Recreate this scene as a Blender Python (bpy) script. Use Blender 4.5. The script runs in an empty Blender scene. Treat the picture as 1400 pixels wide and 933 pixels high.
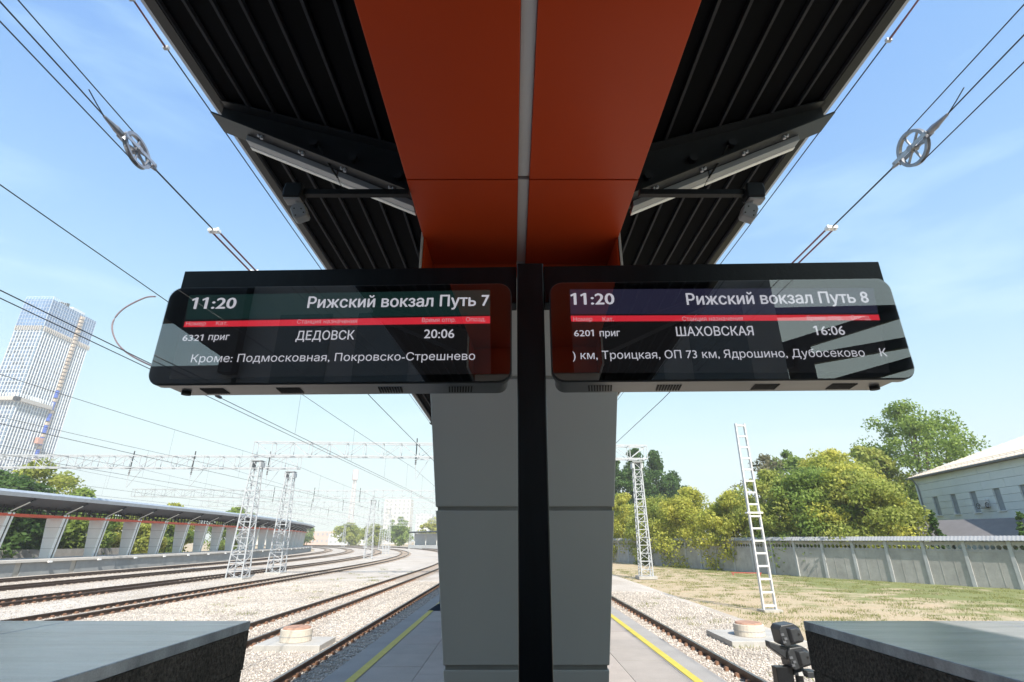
import bpy, math, random
import numpy as np
from mathutils import Vector, Matrix
random.seed(7); rng = np.random.default_rng(7)
PI = math.pi; R = math.radians
sc = bpy.context.scene
COL = sc.collection

# ------------------------------------------------------------------ camera, world, sun, exposure
CAM_PITCH = R(21.27); F = 700.0                    # 18 mm lens on a 36 mm sensor
cam_data = bpy.data.cameras.new('camera'); cam_data.lens = 18.0; cam_data.sensor_width = 36.0
cam_data.clip_start = 0.05; cam_data.clip_end = 6000
cam = bpy.data.objects.new('camera', cam_data); COL.objects.link(cam)
cam.location = (0, 0, 0); cam.rotation_euler = (PI/2 + CAM_PITCH, 0, 0)
sc.camera = cam
SUN = Vector((0.32, -0.94, 1.0)).normalized()
EL = math.asin(SUN.z); AZ = math.atan2(SUN.x, SUN.y)
w = bpy.data.worlds.new('World'); sc.world = w; w.use_nodes = True
nt = w.node_tree; N = nt.nodes; L = nt.links
bg = N['Background']; bg.inputs[1].default_value = 0.15
sky = N.new('ShaderNodeTexSky'); sky.sky_type = 'NISHITA'; sky.sun_disc = False
sky.sun_elevation = EL; sky.sun_rotation = AZ; sky.air_density = 1.0; sky.dust_density = 0.5; sky.ozone_density = 1.6; sky.altitude = 100
EXPO = 1.32; SKYK = 1.0/(0.15*2**1.1)
tc = N.new('ShaderNodeTexCoord'); mp = N.new('ShaderNodeMapping'); mp.inputs['Rotation'].default_value = (0.25, 0.5, 0.5); mp.inputs['Scale'].default_value = (1.1, 3.2, 9.0)
no = N.new('ShaderNodeTexNoise'); no.inputs['Scale'].default_value = 1.1; no.inputs['Detail'].default_value = 9; no.inputs['Roughness'].default_value = 0.55; no.inputs['Distortion'].default_value = 0.35
cr = N.new('ShaderNodeValToRGB'); cr.color_ramp.elements[0].position = 0.56; cr.color_ramp.elements[1].position = 0.85
cr.color_ramp.elements[1].color = (0.42, 0.42, 0.42, 1)
mx = N.new('ShaderNodeMixRGB'); mx.inputs[2].default_value = (1.35, 1.40, 1.45, 1)
L.new(tc.outputs['Generated'], mp.inputs['Vector']); L.new(mp.outputs[0], no.inputs['Vector']); L.new(no.outputs['Fac'], cr.inputs[0])
def vm(op, a, b_):
    q_ = N.new('ShaderNodeVectorMath'); q_.operation = op
    for i_, k_ in enumerate((a, b_)):
        if isinstance(k_, (tuple, list)): q_.inputs[i_].default_value = k_
        else: L.new(k_, q_.inputs[i_])
    return q_.outputs[0]
# thin summer haze: the sky's brightness range is compressed, bluish-white towards the horizon
soft = vm('DIVIDE', sky.outputs[0], vm('ADD', vm('MULTIPLY', sky.outputs[0], (0.62, 0.62, 0.60)), (1, 1, 1)))
L.new(cr.outputs[0], mx.inputs[0]); L.new(soft, mx.inputs[1])
sep = N.new('ShaderNodeSeparateXYZ'); com = N.new('ShaderNodeCombineXYZ'); L.new(mx.outputs[0], sep.inputs[0])
for i_, g_ in enumerate((2.0, 1.75, 0.5)):
    pw = N.new('ShaderNodeMath'); pw.operation = 'POWER'; pw.inputs[1].default_value = g_; L.new(sep.outputs[i_], pw.inputs[0]); L.new(pw.outputs[0], com.inputs[i_])
L.new(vm('MULTIPLY', com.outputs[0], (SKYK*0.60, SKYK*0.69, SKYK*0.84)), bg.inputs[0])
sd = bpy.data.lights.new('sun', 'SUN'); sd.energy = 3.7; sd.angle = R(0.53); sd.color = (1.0, 0.93, 0.83)
so = bpy.data.objects.new('sun', sd); COL.objects.link(so); so.rotation_euler = SUN.to_track_quat('Z', 'Y').to_euler()
sc.view_settings.view_transform = 'Standard'; sc.view_settings.look = 'None'
sc.view_settings.exposure = EXPO; sc.view_settings.gamma = 1.0
sc.cycles.max_bounces = 8; sc.cycles.diffuse_bounces = 4; sc.cycles.volume_bounces = 0

# ------------------------------------------------------------------ constants of the place (camera eye = origin)
PZ = -1.60            # platform surface
BZ = -2.86            # ballast top
RZ = -2.68            # rail head
XC = 0.09             # canopy axis
RAD, S0 = 400.0, 55.0 # the yard curves left beyond S0
def path(x, s, z=0.0):
    if s <= S0: return Vector((x, s, z))
    a = (s-S0)/RAD
    return Vector((-RAD+(RAD+x)*math.cos(a), S0+(RAD+x)*math.sin(a), z))
def head(s): return 0.0 if s <= S0 else (s-S0)/RAD
def ray(px, py):
    v = 466.5-py; c, s = math.cos(CAM_PITCH), math.sin(CAM_PITCH)
    return Vector((px-700.0, F*c-v*s, v*c+F*s))

# ------------------------------------------------------------------ materials
MATS = {}
def mat(name, col, rough=0.6, metal=0.0, var=0.12, vs=3.0, bump=0.0, bs=30.0, spec=0.5, col2=None, stretch=None, island=0.0, coat=0.0, trans=0.0, fine=0.0):
    if name in MATS: return MATS[name]
    m = bpy.data.materials.new(name); m.use_nodes = True; t = m.node_tree; n = t.nodes; l = t.links
    b = n['Principled BSDF']; b.inputs['Roughness'].default_value = rough; b.inputs['Metallic'].default_value = metal
    b.inputs['Specular IOR Level'].default_value = spec; b.inputs['Coat Weight'].default_value = coat; b.inputs['Coat Roughness'].default_value = 0.03
    c1 = tuple(max(0, k*(1-var)) for k in col)+(1,); c2 = (tuple(col2) if col2 else tuple(min(1, k*(1+var)) for k in col))+(1,)
    g = n.new('ShaderNodeNewGeometry'); src = g.outputs['Position']
    mpn = n.new('ShaderNodeMapping'); l.new(src, mpn.inputs['Vector'])
    if stretch: mpn.inputs['Scale'].default_value = stretch
    ns = n.new('ShaderNodeTexNoise'); ns.inputs['Scale'].default_value = vs; ns.inputs['Detail'].default_value = 6; ns.inputs['Roughness'].default_value = 0.6
    l.new(mpn.outputs[0], ns.inputs['Vector'])
    rp = n.new('ShaderNodeValToRGB'); rp.color_ramp.elements[0].position = 0.3; rp.color_ramp.elements[1].position = 0.7
    rp.color_ramp.elements[0].color = c1; rp.color_ramp.elements[1].color = c2
    l.new(ns.outputs['Fac'], rp.inputs[0]); out = rp.outputs[0]
    if fine > 0:
        nf = n.new('ShaderNodeTexNoise'); nf.inputs['Scale'].default_value = bs; nf.inputs['Detail'].default_value = 3; l.new(src, nf.inputs['Vector'])
        mf = n.new('ShaderNodeMapRange'); mf.inputs[1].default_value = 0.3; mf.inputs[2].default_value = 0.7; mf.inputs[3].default_value = 1-fine; mf.inputs[4].default_value = 1+fine
        l.new(nf.outputs['Fac'], mf.inputs[0])
        h = n.new('ShaderNodeHueSaturation'); l.new(out, h.inputs['Color']); l.new(mf.outputs[0], h.inputs['Value']); out = h.outputs[0]
    if island > 0:
        mr = n.new('ShaderNodeMapRange'); mr.inputs[3].default_value = 1-island; mr.inputs[4].default_value = 1+island
        l.new(g.outputs['Random Per Island'], mr.inputs[0])
        h = n.new('ShaderNodeHueSaturation'); l.new(out, h.inputs['Color']); l.new(mr.outputs[0], h.inputs['Value']); out = h.outputs[0]
    l.new(out, b.inputs['Base Color'])
    if bump > 0:
        nb = n.new('ShaderNodeTexNoise'); nb.inputs['Scale'].default_value = bs; nb.inputs['Detail'].default_value = 5; l.new(src, nb.inputs['Vector'])
        bp = n.new('ShaderNodeBump'); bp.inputs['Strength'].default_value = bump; bp.inputs['Distance'].default_value = 0.02
        l.new(nb.outputs['Fac'], bp.inputs['Height']); l.new(bp.outputs[0], b.inputs['Normal'])
    if trans > 0:
        tr = n.new('ShaderNodeBsdfTranslucent'); l.new(out, tr.inputs['Color']); ms = n.new('ShaderNodeMixShader'); ms.inputs[0].default_value = trans
        l.new(b.outputs[0], ms.inputs[1]); l.new(tr.outputs[0], ms.inputs[2]); l.new(ms.outputs[0], n['Material Output'].inputs['Surface'])
    MATS[name] = m; return m
def emis(name, col, strength):
    m = bpy.data.materials.new(name); m.use_nodes = True; b = m.node_tree.nodes['Principled BSDF']
    b.inputs['Base Color'].default_value = (0.01, 0.01, 0.01, 1); b.inputs['Roughness'].default_value = 0.25
    b.inputs['Emission Color'].default_value = tuple(col)+(1,); b.inputs['Emission Strength'].default_value = strength
    return m
M_red = mat('red_panel', (0.46, 0.053, 0.012), 0.36, 0, 0.05, 0.8, spec=0.22)
M_dark = mat('dark_steel', (0.010, 0.011, 0.013), 0.5, 0, 0.2, 6, spec=0.25)
M_roof = mat('roof_underside', (0.006, 0.0064, 0.0075), 0.85, 0, 0.15, 1.5, spec=0.03, stretch=(1, 0.2, 1))
M_ridge = mat('roof_rib_paint', (0.045, 0.047, 0.053), 0.6, 0, 0.2, 2, spec=0.1)
M_rib = mat('rib_paint', (0.028, 0.030, 0.034), 0.45, 0, 0.15, 4, spec=0.3)
M_fascia = mat('fascia_metal', (0.42, 0.47, 0.53), 0.35, 0.3, 0.08, 2)
M_cladL = mat('column_cladding', (0.47, 0.475, 0.455), 0.5, 0, 0.035, 0.9, stretch=(2.0, 2.0, 0.35))
M_joint = mat('cladding_joint', (0.26, 0.265, 0.255), 0.6); M_joint2 = mat('far_joint', (0.3, 0.31, 0.32), 0.6)
M_lamp = mat('lamp_diffuser', (0.85, 0.85, 0.82), 0.5, 0, 0.03)
M_galv = mat('galvanised_steel', (0.43, 0.45, 0.48), 0.5, 0.15, 0.12, 7)
M_black = mat('black_paint', (0.006, 0.007, 0.009), 0.34, 0, 0.35, 18, bump=0.06, bs=60, spec=0.35, stretch=(1, 1, 0.15))
M_case = mat('display_case', (0.085, 0.088, 0.093), 0.33, 0.35, 0.12, 8)
M_hole = mat('hole_black', (0.006, 0.006, 0.006), 0.8)
M_cable = mat('cable', (0.035, 0.036, 0.04), 0.5)
M_pul = mat('pulley_steel', (0.27, 0.28, 0.31), 0.4, 0.4, 0.2, 12)
M_pink = mat('pink_insulator', (0.22, 0.085, 0.095), 0.45)
M_paint = mat('white_paint', (0.80, 0.81, 0.82), 0.5, 0, 0.06, 6)
M_granT = mat('polished_granite', (0.29, 0.295, 0.31), 0.22, 0, 0.28, 2.6, spec=0.6, stretch=(0.5, 3.6, 1), col2=(0.50, 0.50, 0.51), fine=0.14, bs=260)
M_granS = mat('flamed_granite', (0.085, 0.070, 0.058), 0.8, 0, 0.30, 5, bump=0.9, bs=95, fine=0.55, spec=0.3)
M_pave = mat('paving_slab', (0.36, 0.345, 0.34), 0.75, 0, 0.07, 2.0, bump=0.15, bs=80, island=0.0, fine=0.06)
M_pavej = mat('paving_joint', (0.14, 0.135, 0.13), 0.9)
M_yellow = mat('yellow_line', (0.56, 0.47, 0.07), 0.6, 0, 0.10, 5)
M_conc = mat('concrete', (0.40, 0.39, 0.37), 0.85, 0, 0.14, 1.8, bump=0.3, bs=40, fine=0.10)
M_concD = mat('concrete_panel', (0.27, 0.29, 0.31), 0.85, 0, 0.12, 1.2, bump=0.2, bs=30)
M_fence = mat('fence_concrete', (0.36, 0.35, 0.335), 0.85, 0, 0.20, 0.9, bump=0.3, bs=30, fine=0.12)
M_cap = mat('fence_cap_sheet', (0.30, 0.305, 0.315), 0.55, 0.0, 0.08, 2)
M_ballast = mat('ballast', (0.40, 0.345, 0.29), 0.95, 0, 0.10, 0.30, bump=1.0, bs=22, fine=0.38, col2=(0.50, 0.46, 0.42))
M_stone = mat('ballast_stone', (0.47, 0.425, 0.38), 0.95, 0, 0.2, 0.5, island=0.40)
M_rail = mat('rail_steel', (0.075, 0.048, 0.036), 0.55, 0.3, 0.3, 5)
M_railtop = mat('rail_head', (0.20, 0.17, 0.16), 0.3, 0.8, 0.15, 5)
M_sleeper = mat('sleeper_concrete', (0.30, 0.25, 0.21), 0.9, 0, 0.2, 4, fine=0.15)
M_clip = mat('rusty_clip', (0.22, 0.12, 0.075), 0.8, 0, 0.3, 20)
M_bark = mat('bark', (0.11, 0.085, 0.065), 0.9, 0, 0.3, 6)

def leafmat(name, c, c2, isl=0.28): return mat(name, c, 0.6, 0, 0.15, 0.45, col2=c2, island=isl, trans=0.5, spec=0.3)
M_lfY = leafmat('leaf_yellow_green', (0.30, 0.37, 0.05), (0.62, 0.58, 0.12))
M_lfG = leafmat('leaf_green', (0.16, 0.26, 0.05), (0.32, 0.41, 0.09))
M_lfD = leafmat('leaf_dark_green', (0.055, 0.13, 0.03), (0.11, 0.19, 0.045))
M_lfO = leafmat('leaf_olive', (0.24, 0.32, 0.055), (0.48, 0.49, 0.12))
M_lfP = leafmat('leaf_pale', (0.17, 0.17, 0.09), (0.26, 0.24, 0.14))
M_thuja = leafmat('thuja_green', (0.05, 0.12, 0.02), (0.10, 0.19, 0.035))

# ------------------------------------------------------------------ mesh helpers
class MB:
    def __init__(s): s.v = []; s.f = []; s.mi = []; s.m = 0
    def add(s, vs, fs):
        b = len(s.v); s.v += [tuple(p) for p in vs]; s.f += [tuple(b+i for i in f) for f in fs]; s.mi += [s.m]*len(fs); return s
    def box(s, x0, x1, y0, y1, z0, z1, M=None):
        vs = [Vector(p) for p in ((x0,y0,z0),(x1,y0,z0),(x1,y1,z0),(x0,y1,z0),(x0,y0,z1),(x1,y0,z1),(x1,y1,z1),(x0,y1,z1))]
        if M: vs = [M @ p for p in vs]
        return s.add(vs, ((0,3,2,1),(4,5,6,7),(0,1,5,4),(1,2,6,5),(2,3,7,6),(3,0,4,7)))
    def bar(s, a, b, wd, h=None, up=(0,0,1)):          # rectangular bar from a to b
        a = Vector(a); b = Vector(b); h = h or wd; d = (b-a)
        if d.length < 1e-6: return s
        d.normalize(); u = Vector(up)
        if abs(d.dot(u)) > 0.98: u = Vector((0,1,0))
        sx = d.cross(u).normalized()*wd/2; uz = sx.cross(d).normalized()*h/2
        vs = [a-sx-uz, a+sx-uz, a+sx+uz, a-sx+uz, b-sx-uz, b+sx-uz, b+sx+uz, b-sx+uz]
        return s.add(vs, ((0,1,2,3),(7,6,5,4),(0,4,5,1),(1,5,6,2),(2,6,7,3),(3,7,4,0)))
    def tube(s, pts, r, n=6, caps=True):
        pts = [Vector(p) for p in pts]; rs = r if isinstance(r, (list, tuple)) else [r]*len(pts); ring = []
        for i, p in enumerate(pts):
            d = (pts[min(i+1, len(pts)-1)]-pts[max(i-1, 0)]).normalized()
            u = Vector((0,0,1)) if abs(d.z) < 0.95 else Vector((1,0,0))
            a = d.cross(u).normalized(); c = a.cross(d).normalized()
            ring.append([p+(a*math.cos(2*PI*k/n)+c*math.sin(2*PI*k/n))*rs[i] for k in range(n)])
        vs = [q for r_ in ring for q in r_]; fs = []
        for i in range(len(pts)-1):
            for k in range(n):
                k2 = (k+1) % n; fs.append((i*n+k, i*n+k2, (i+1)*n+k2, (i+1)*n+k))
        if caps: fs.append(tuple(range(n-1, -1, -1))); fs.append(tuple((len(pts)-1)*n+k for k in range(n)))
        return s.add(vs, fs)
    def prism(s, poly, a, b, axis='y'):                 # polygon extruded from a to b along an axis
        n = len(poly)
        def P(u, v, t): return {'y': (u, t, v), 'x': (t, u, v), 'z': (u, v, t)}[axis]
        vs = [P(u, v, a) for u, v in poly]+[P(u, v, b) for u, v in poly]
        fs = [tuple(range(n)), tuple(range(2*n-1, n-1, -1))]+[(k, n+k, n+(k+1) % n, (k+1) % n) for k in range(n)]
        return s.add(vs, fs)
    def sweep(s, prof, x, ss, close=True):             # profile (dx, z) along the yard path
        n = len(prof); vs = []; fs = []
        for q in ss:
            for dx, z in prof: vs.append(path(x+dx, q, z))
        for i in range(len(ss)-1):
            for k in range(n if close else n-1):
                k2 = (k+1) % n; fs.append((i*n+k, i*n+k2, (i+1)*n+k2, (i+1)*n+k))
        if close: fs.append(tuple(range(n-1, -1, -1))); fs.append(tuple((len(ss)-1)*n+k for k in range(n)))
        return s.add(vs, fs)
    def quad(s, a, b, c, d): return s.add([a, b, c, d], ((0,1,2,3),))
    def build(s, name, mats, parent=None, smooth=False, kind=None, label=None, bevel=0, M=None, fix=True):
        me = bpy.data.meshes.new(name); vs = s.v
        if M: vs = [tuple(M @ Vector(p)) for p in vs]
        me.from_pydata(vs, [], s.f)
        if not isinstance(mats, (list, tuple)): mats = [mats]
        for m in mats: me.materials.append(m)
        if len(mats) > 1: me.polygons.foreach_set('material_index', s.mi)
        if smooth: me.polygons.foreach_set('use_smooth', [True]*len(me.polygons))
        me.update()
        if fix: fix_normals(me)
        return link(name, me, parent, kind, label, bevel)
import bmesh
def fix_normals(me):
    if len(me.polygons) > 60000: return
    bm = bmesh.new(); bm.from_mesh(me); bmesh.ops.recalc_face_normals(bm, faces=bm.faces); bm.to_mesh(me); bm.free()
def link(name, me, parent=None, kind=None, label=None, bevel=0):
    o = bpy.data.objects.new(name, me); COL.objects.link(o)
    if parent: o.parent = parent
    if kind: o['kind'] = kind
    if label: o['label'] = label
    if bevel:
        b = o.modifiers.new('bevel', 'BEVEL'); b.width = bevel; b.segments = 2; b.limit_method = 'ANGLE'; b.angle_limit = R(40)
    return o
def thing(name, label, cat, loc=(0,0,0), rz=0.0, group=None):
    o = bpy.data.objects.new(name, None); COL.objects.link(o); o.location = loc; o.rotation_euler = (0,0,rz)
    o.empty_display_size = 0.2
    return tag(o, label, cat, group)
def tag(o, label, cat, group=None):
    o['label'] = label; o['category'] = cat
    if group: o['group'] = group
    return o
def copy_tree(root, loc=None, rz=None, label=None, group=None):
    c = root.copy(); COL.objects.link(c)
    if loc is not None: c.location = loc
    if rz is not None: c.rotation_euler = (0,0,rz)
    if label: c['label'] = label
    if group: c['group'] = group
    def kids(src, dst):
        for ch in list(src.children):
            d = ch.copy(); COL.objects.link(d); d.parent = dst; kids(ch, d)
    kids(root, c); return c
def np_mesh(name, V, Fq, mats, parent=None, kind=None, mi=None, label=None, smooth=False):
    V = np.asarray(V, np.float32); Fq = np.asarray(Fq, np.int32); k = Fq.shape[1]
    me = bpy.data.meshes.new(name); me.vertices.add(len(V)); me.vertices.foreach_set('co', V.ravel())
    me.loops.add(Fq.size); me.loops.foreach_set('vertex_index', Fq.ravel())
    me.polygons.add(len(Fq)); me.polygons.foreach_set('loop_start', np.arange(0, Fq.size, k, dtype=np.int32))
    me.polygons.foreach_set('loop_total', np.full(len(Fq), k, np.int32))
    for m in (mats if isinstance(mats, (list, tuple)) else [mats]): me.materials.append(m)
    if mi is not None: me.polygons.foreach_set('material_index', np.asarray(mi, np.int32))
    if smooth: me.polygons.foreach_set('use_smooth', [True]*len(Fq))
    me.update(calc_edges=True); return link(name, me, parent, kind, label)
def structure(o): o['kind'] = 'structure'; return o
def frange(a, b, st):
    n = max(1, int(round((b-a)/st))); return [a+(b-a)*i/n for i in range(n+1)]
SS = lambda a, b: [a]+[q for q in frange(-40, 55, 5) if a < q < min(b, 56)]+[q for q in frange(60, 400, 5) if a < q < b and q > 56]+[b]

# ------------------------------------------------------------------ ground, ballast, platform
g = MB(); g.add([(-1500,-400,-3.0),(1500,-400,-3.0),(1500,1600,-3.0),(-1500,1600,-3.0)], ((0,1,2,3),))
m = mat('sandy_soil', (0.50, 0.375, 0.24), 0.95, 0, 0.15, 0.7, bump=0.6, bs=9, fine=0.22, col2=(0.40, 0.33, 0.22))
# patches of dry grass mixed into the soil
t = m.node_tree; n = t.nodes; l = t.links
geo = n.new('ShaderNodeNewGeometry'); sp = n.new('ShaderNodeSeparateXYZ'); l.new(geo.outputs['Position'], sp.inputs[0])
ng = n.new('ShaderNodeTexNoise'); ng.inputs['Scale'].default_value = 0.45; ng.inputs['Detail'].default_value = 8; ng.inputs['Roughness'].default_value = 0.7; l.new(geo.outputs['Position'], ng.inputs['Vector'])
mr = n.new('ShaderNodeMapRange'); mr.inputs[1].default_value = 11; mr.inputs[2].default_value = 26; mr.inputs[3].default_value = -0.13; mr.inputs[4].default_value = 0.13; l.new(sp.outputs[0], mr.inputs[0])
ad = n.new('ShaderNodeMath'); ad.operation = 'ADD'; l.new(ng.outputs['Fac'], ad.inputs[0]); l.new(mr.outputs[0], ad.inputs[1])
rg = n.new('ShaderNodeValToRGB'); rg.color_ramp.elements[0].position = 0.47; rg.color_ramp.elements[1].position = 0.60; l.new(ad.outputs[0], rg.inputs[0])
mg = n.new('ShaderNodeMixRGB'); mg.inputs[2].default_value = (0.17, 0.185, 0.06, 1)
pb = n['Principled BSDF']; old = pb.inputs['Base Color'].links[0].from_socket; l.new(old, mg.inputs[1]); l.new(rg.outputs[0], mg.inputs[0]); l.new(mg.outputs[0], pb.inputs['Base Color'])
structure(g.build('ground', m))
b = MB()
def ballast_h(x):
    return BZ
xs = [-41.8, -36, -30, -24, -18, -12, -9, -6, -2.3, 0, 2.6, 4.4, 6.5, 8.2, 9.4]
zs = [BZ]*13+[BZ, -2.99]
prof = list(zip(xs, zs)); b.sweep(prof, 0, SS(-40, 395), close=False)
structure(b.build('ballast_bed', M_ballast))

PXL, PXR = -2.34, 2.62
p = MB(); p.box(PXL+0.05, PXR-0.05, -40, 58, -3.2, PZ-0.06); plat = structure(p.build('station_platform', M_conc))
p = MB(); p.box(PXL, PXL+0.44, -40, 58, PZ-0.16, PZ); p.box(PXR-0.44, PXR, -40, 58, PZ-0.16, PZ); p.build('edge_coping', mat('edge_coping', (0.33,0.32,0.315),0.8,0,0.1,2,bump=0.2,bs=60,fine=0.08), plat, bevel=0.012)
p = MB(); p.box(PXL+0.44, PXR-0.44, -40, 58, PZ-0.06, PZ-0.012); p.build('joint_bed', M_pavej, plat)
# paving slabs one by one where they can be told apart
tw = (PXR-PXL-0.88)/6
sh = {}
def tile_mesh(k, ln):
    if (k, ln) not in sh:
        t_ = MB(); t_.box(0.004, tw-0.004, 0.004, ln-0.004, -0.02, 0)
        me = bpy.data.meshes.new('paving_slab'); me.from_pydata(t_.v, [], t_.f)
        cc = [(0.38,0.345,0.32),(0.355,0.325,0.305),(0.40,0.36,0.335),(0.37,0.33,0.31)][k]
        me.materials.append(mat('paving_slab_%d' % k, cc, 0.7, 0, 0.08, 2.5, bump=0.15, bs=70, fine=0.07)); sh[(k, ln)] = me
    return sh[(k, ln)]
for i in range(6):
    for j in range(24):
        y = 4.8+j*0.82+(0.41 if i % 2 else 0)
        o = link('paving_slab', tile_mesh(random.randrange(4), 0.82), plat); o.location = (PXL+0.44+i*tw, y, PZ+random.uniform(-0.0015, 0.0015))
p = MB()
for i in range(6):
    for j in range(45):
        y = 4.8+24*0.82+j*0.82+(0.41 if i % 2 else 0)
        if y < 57: x = PXL+0.44+i*tw; p.box(x+0.004, x+tw-0.004, y+0.004, y+0.816, PZ-0.02, PZ)
p.build('far_paving', M_pave, plat, kind='stuff')
for x in (-1.97, 2.26):
    p = MB(); p.box(x-0.055, x+0.055, -40, 58, PZ+0.003, PZ+0.007); p.build('yellow_line', M_yellow, plat)

# ------------------------------------------------------------------ railway tracks
def rail_obj(parent, x, s0, s1):
    hw = 0.0375
    o = MB(); o.sweep([(-0.075,RZ-0.18),(-0.075,RZ-0.165),(-0.012,RZ-0.15),(-0.012,RZ-0.045),(-hw,RZ-0.035),(-hw,RZ),(hw,RZ),(hw,RZ-0.035),(0.012,RZ-0.045),(0.012,RZ-0.15),(0.075,RZ-0.165),(0.075,RZ-0.18)], x, SS(s0, s1))
    n_ = len(o.f)-2; per = 12
    o.mi = [1 if (i % per == 5 and i < n_) else 0 for i in range(len(o.f))]
    return o.build('rail', [M_rail, M_railtop], parent)
sl = MB(); sl.prism([(-0.14, BZ-0.15), (0.14, BZ-0.15), (0.11, BZ+0.012), (-0.11, BZ+0.012)], -1.3, 1.3, axis='x')
sl_me = bpy.data.meshes.new('sleeper'); sl_me.from_pydata(sl.v, [], sl.f); sl_me.materials.append(M_sleeper); fix_normals(sl_me)
cl = MB(); z_ = BZ+0.013
cl.prism([(-0.17,z_-0.03),(0.17,z_-0.03),(0.17,z_+0.035),(0.14,z_+0.075),(0.09,z_+0.075),(0.085,z_+0.02),(-0.085,z_+0.02),(-0.09,z_+0.075),(-0.14,z_+0.075),(-0.17,z_+0.035)], -0.055, 0.055)
cl_me = bpy.data.meshes.new('rail_clip'); cl_me.from_pydata(cl.v, [], cl.f); cl_me.materials.append(M_clip); fix_normals(cl_me)
def track(x, s0, s1, label, pieces=60, dense=70):
    t_ = thing('railway_track', label, 'railway track', (0,0,0), 0, 'tracks of the station yard')
    rail_obj(t_, x-0.76, s0, s1); rail_obj(t_, x+0.76, s0, s1)
    q = s0+0.3; k = 0; far = MB()
    st = max(s0+0.3, 8 if abs(x) < 10 else s0+0.3)
    q = st
    while q < s1-0.3:
        pp = path(x, q); a = head(q)
        if k < pieces:
            o = link('sleeper', sl_me, t_); o.location = pp; o.rotation_euler = (0,0,a)
            if k < dense:
                for xx in (-0.76, 0.76): c = link('rail_clip', cl_me, o); c.location = (xx, 0, 0)
        else:
            T = Matrix.Translation(pp) @ Matrix.Rotation(a, 4, 'Z'); far.box(-1.3, 1.3, -0.12, 0.12, BZ-0.1, BZ+0.012, T)
            for xx in (-0.76, 0.76): far.box(xx-0.15, xx+0.15, -0.06, 0.06, BZ+0.012, BZ+0.05, T)
        q += 0.6; k += 1
    if far.v: far.build('far_sleepers', M_sleeper, t_, kind='stuff')
    return t_
track(4.40, -20, 100, 'railway track along the right edge of the platform', 60, 60)
track(-4.15, -20, 380, 'railway track along the left edge of the platform', 55, 55)
track(-8.35, -10, 380, 'railway track next to the round manhole, second left of the platform', 60, 60)
track(-17.6, 10, 380, 'railway track just in front of the lattice masts in the left yard', 50, 50)
track(-24.2, 15, 380, 'railway track just behind the lattice masts in the left yard', 45, 30)
track(-31.6, 20, 380, 'railway track one out from the far platform on the left', 30, 0)
track(-37.6, 25, 380, 'railway track against the side of the far left platform', 30, 0)

# loose ballast stones near the tracks
def stones(name, n_, areas):
    V = []; Fx = []
    base = np.array([(1,0,0),(0,1,0),(-1,0,0),(0,-1,0),(0,0,0.8),(0,0,-0.6)], float)
    fc = np.array([(0,1,4),(1,2,4),(2,3,4),(3,0,4),(1,0,5),(2,1,5),(3,2,5),(0,3,5)])
    for (x0, x1, y0, y1, k) in areas:
        u = rng.random(k); ys = y0+(y1-y0)*u**1.5; xs_ = x0+(x1-x0)*rng.random(k)
        sz = rng.uniform(0.016, 0.042, k)
        an = rng.random(k)*6.28; c = np.cos(an); s_ = np.sin(an)
        P = base[None]*rng.uniform(0.7, 1.3, (k,6,3))*sz[:,None,None]
        X = P[...,0]*c[:,None]-P[...,1]*s_[:,None]+xs_[:,None]; Y = P[...,0]*s_[:,None]+P[...,1]*c[:,None]+ys[:,None]
        Z = P[...,2]+BZ+0.008
        b0 = sum(len(v) for v in V); V.append(np.stack([X,Y,Z],-1).reshape(-1,3)); Fx.append((fc[None]+(np.arange(k)*6)[:,None,None]).reshape(-1,3)+b0)
    return np_mesh(name, np.concatenate(V), np.concatenate(Fx), M_stone, kind='stuff')
stones('gravel', 0, [(-16.5,-2.6,10,42,60000), (2.7,8.6,8,34,26000), (-40,-16.5,18,60,24000)])

def grass_tufts(name, n_, area, hgt=0.12):
    V = np.zeros((n_,3,3)); cx = rng.uniform(area[0], area[1], n_); cy = rng.uniform(area[2], area[3], n_)
    cl_ = rng.integers(0, max(1, n_//35), n_); ox = rng.uniform(area[0], area[1], n_//35+1); oy = rng.uniform(area[2], area[3], n_//35+1)
    x = ox[cl_]+rng.normal(0, 0.22, n_); y = oy[cl_]+rng.normal(0, 0.22, n_)
    a = rng.random(n_)*6.28; wv = 0.012; hh = hgt*rng.uniform(0.4, 1.4, n_)
    V[:,0,0] = x-np.cos(a)*wv; V[:,0,1] = y-np.sin(a)*wv; V[:,1,0] = x+np.cos(a)*wv; V[:,1,1] = y+np.sin(a)*wv
    V[:,2,0] = x+rng.normal(0,0.04,n_); V[:,2,1] = y+rng.normal(0,0.04,n_); V[:,2,2] = hh
    V[...,2] += area[4]
    return V.reshape(-1,3), np.arange(n_*3).reshape(-1,3)
V1, F1 = grass_tufts('g', 52000, (9.3, 34, 12, 62, -3.0), 0.09)
V2, F2 = grass_tufts('g', 1500, (-15, -9.6, 14, 60, BZ), 0.1)
V3, F3 = grass_tufts('g', 700, (5.6, 8.3, 11, 30, BZ), 0.10)
np_mesh('grass', np.concatenate([V1,V2,V3]), np.concatenate([F1, F2+len(V1), F3+len(V1)+len(V2)]), leafmat('dry_grass', (0.20,0.25,0.07), (0.38,0.36,0.14)), kind='stuff')

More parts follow.
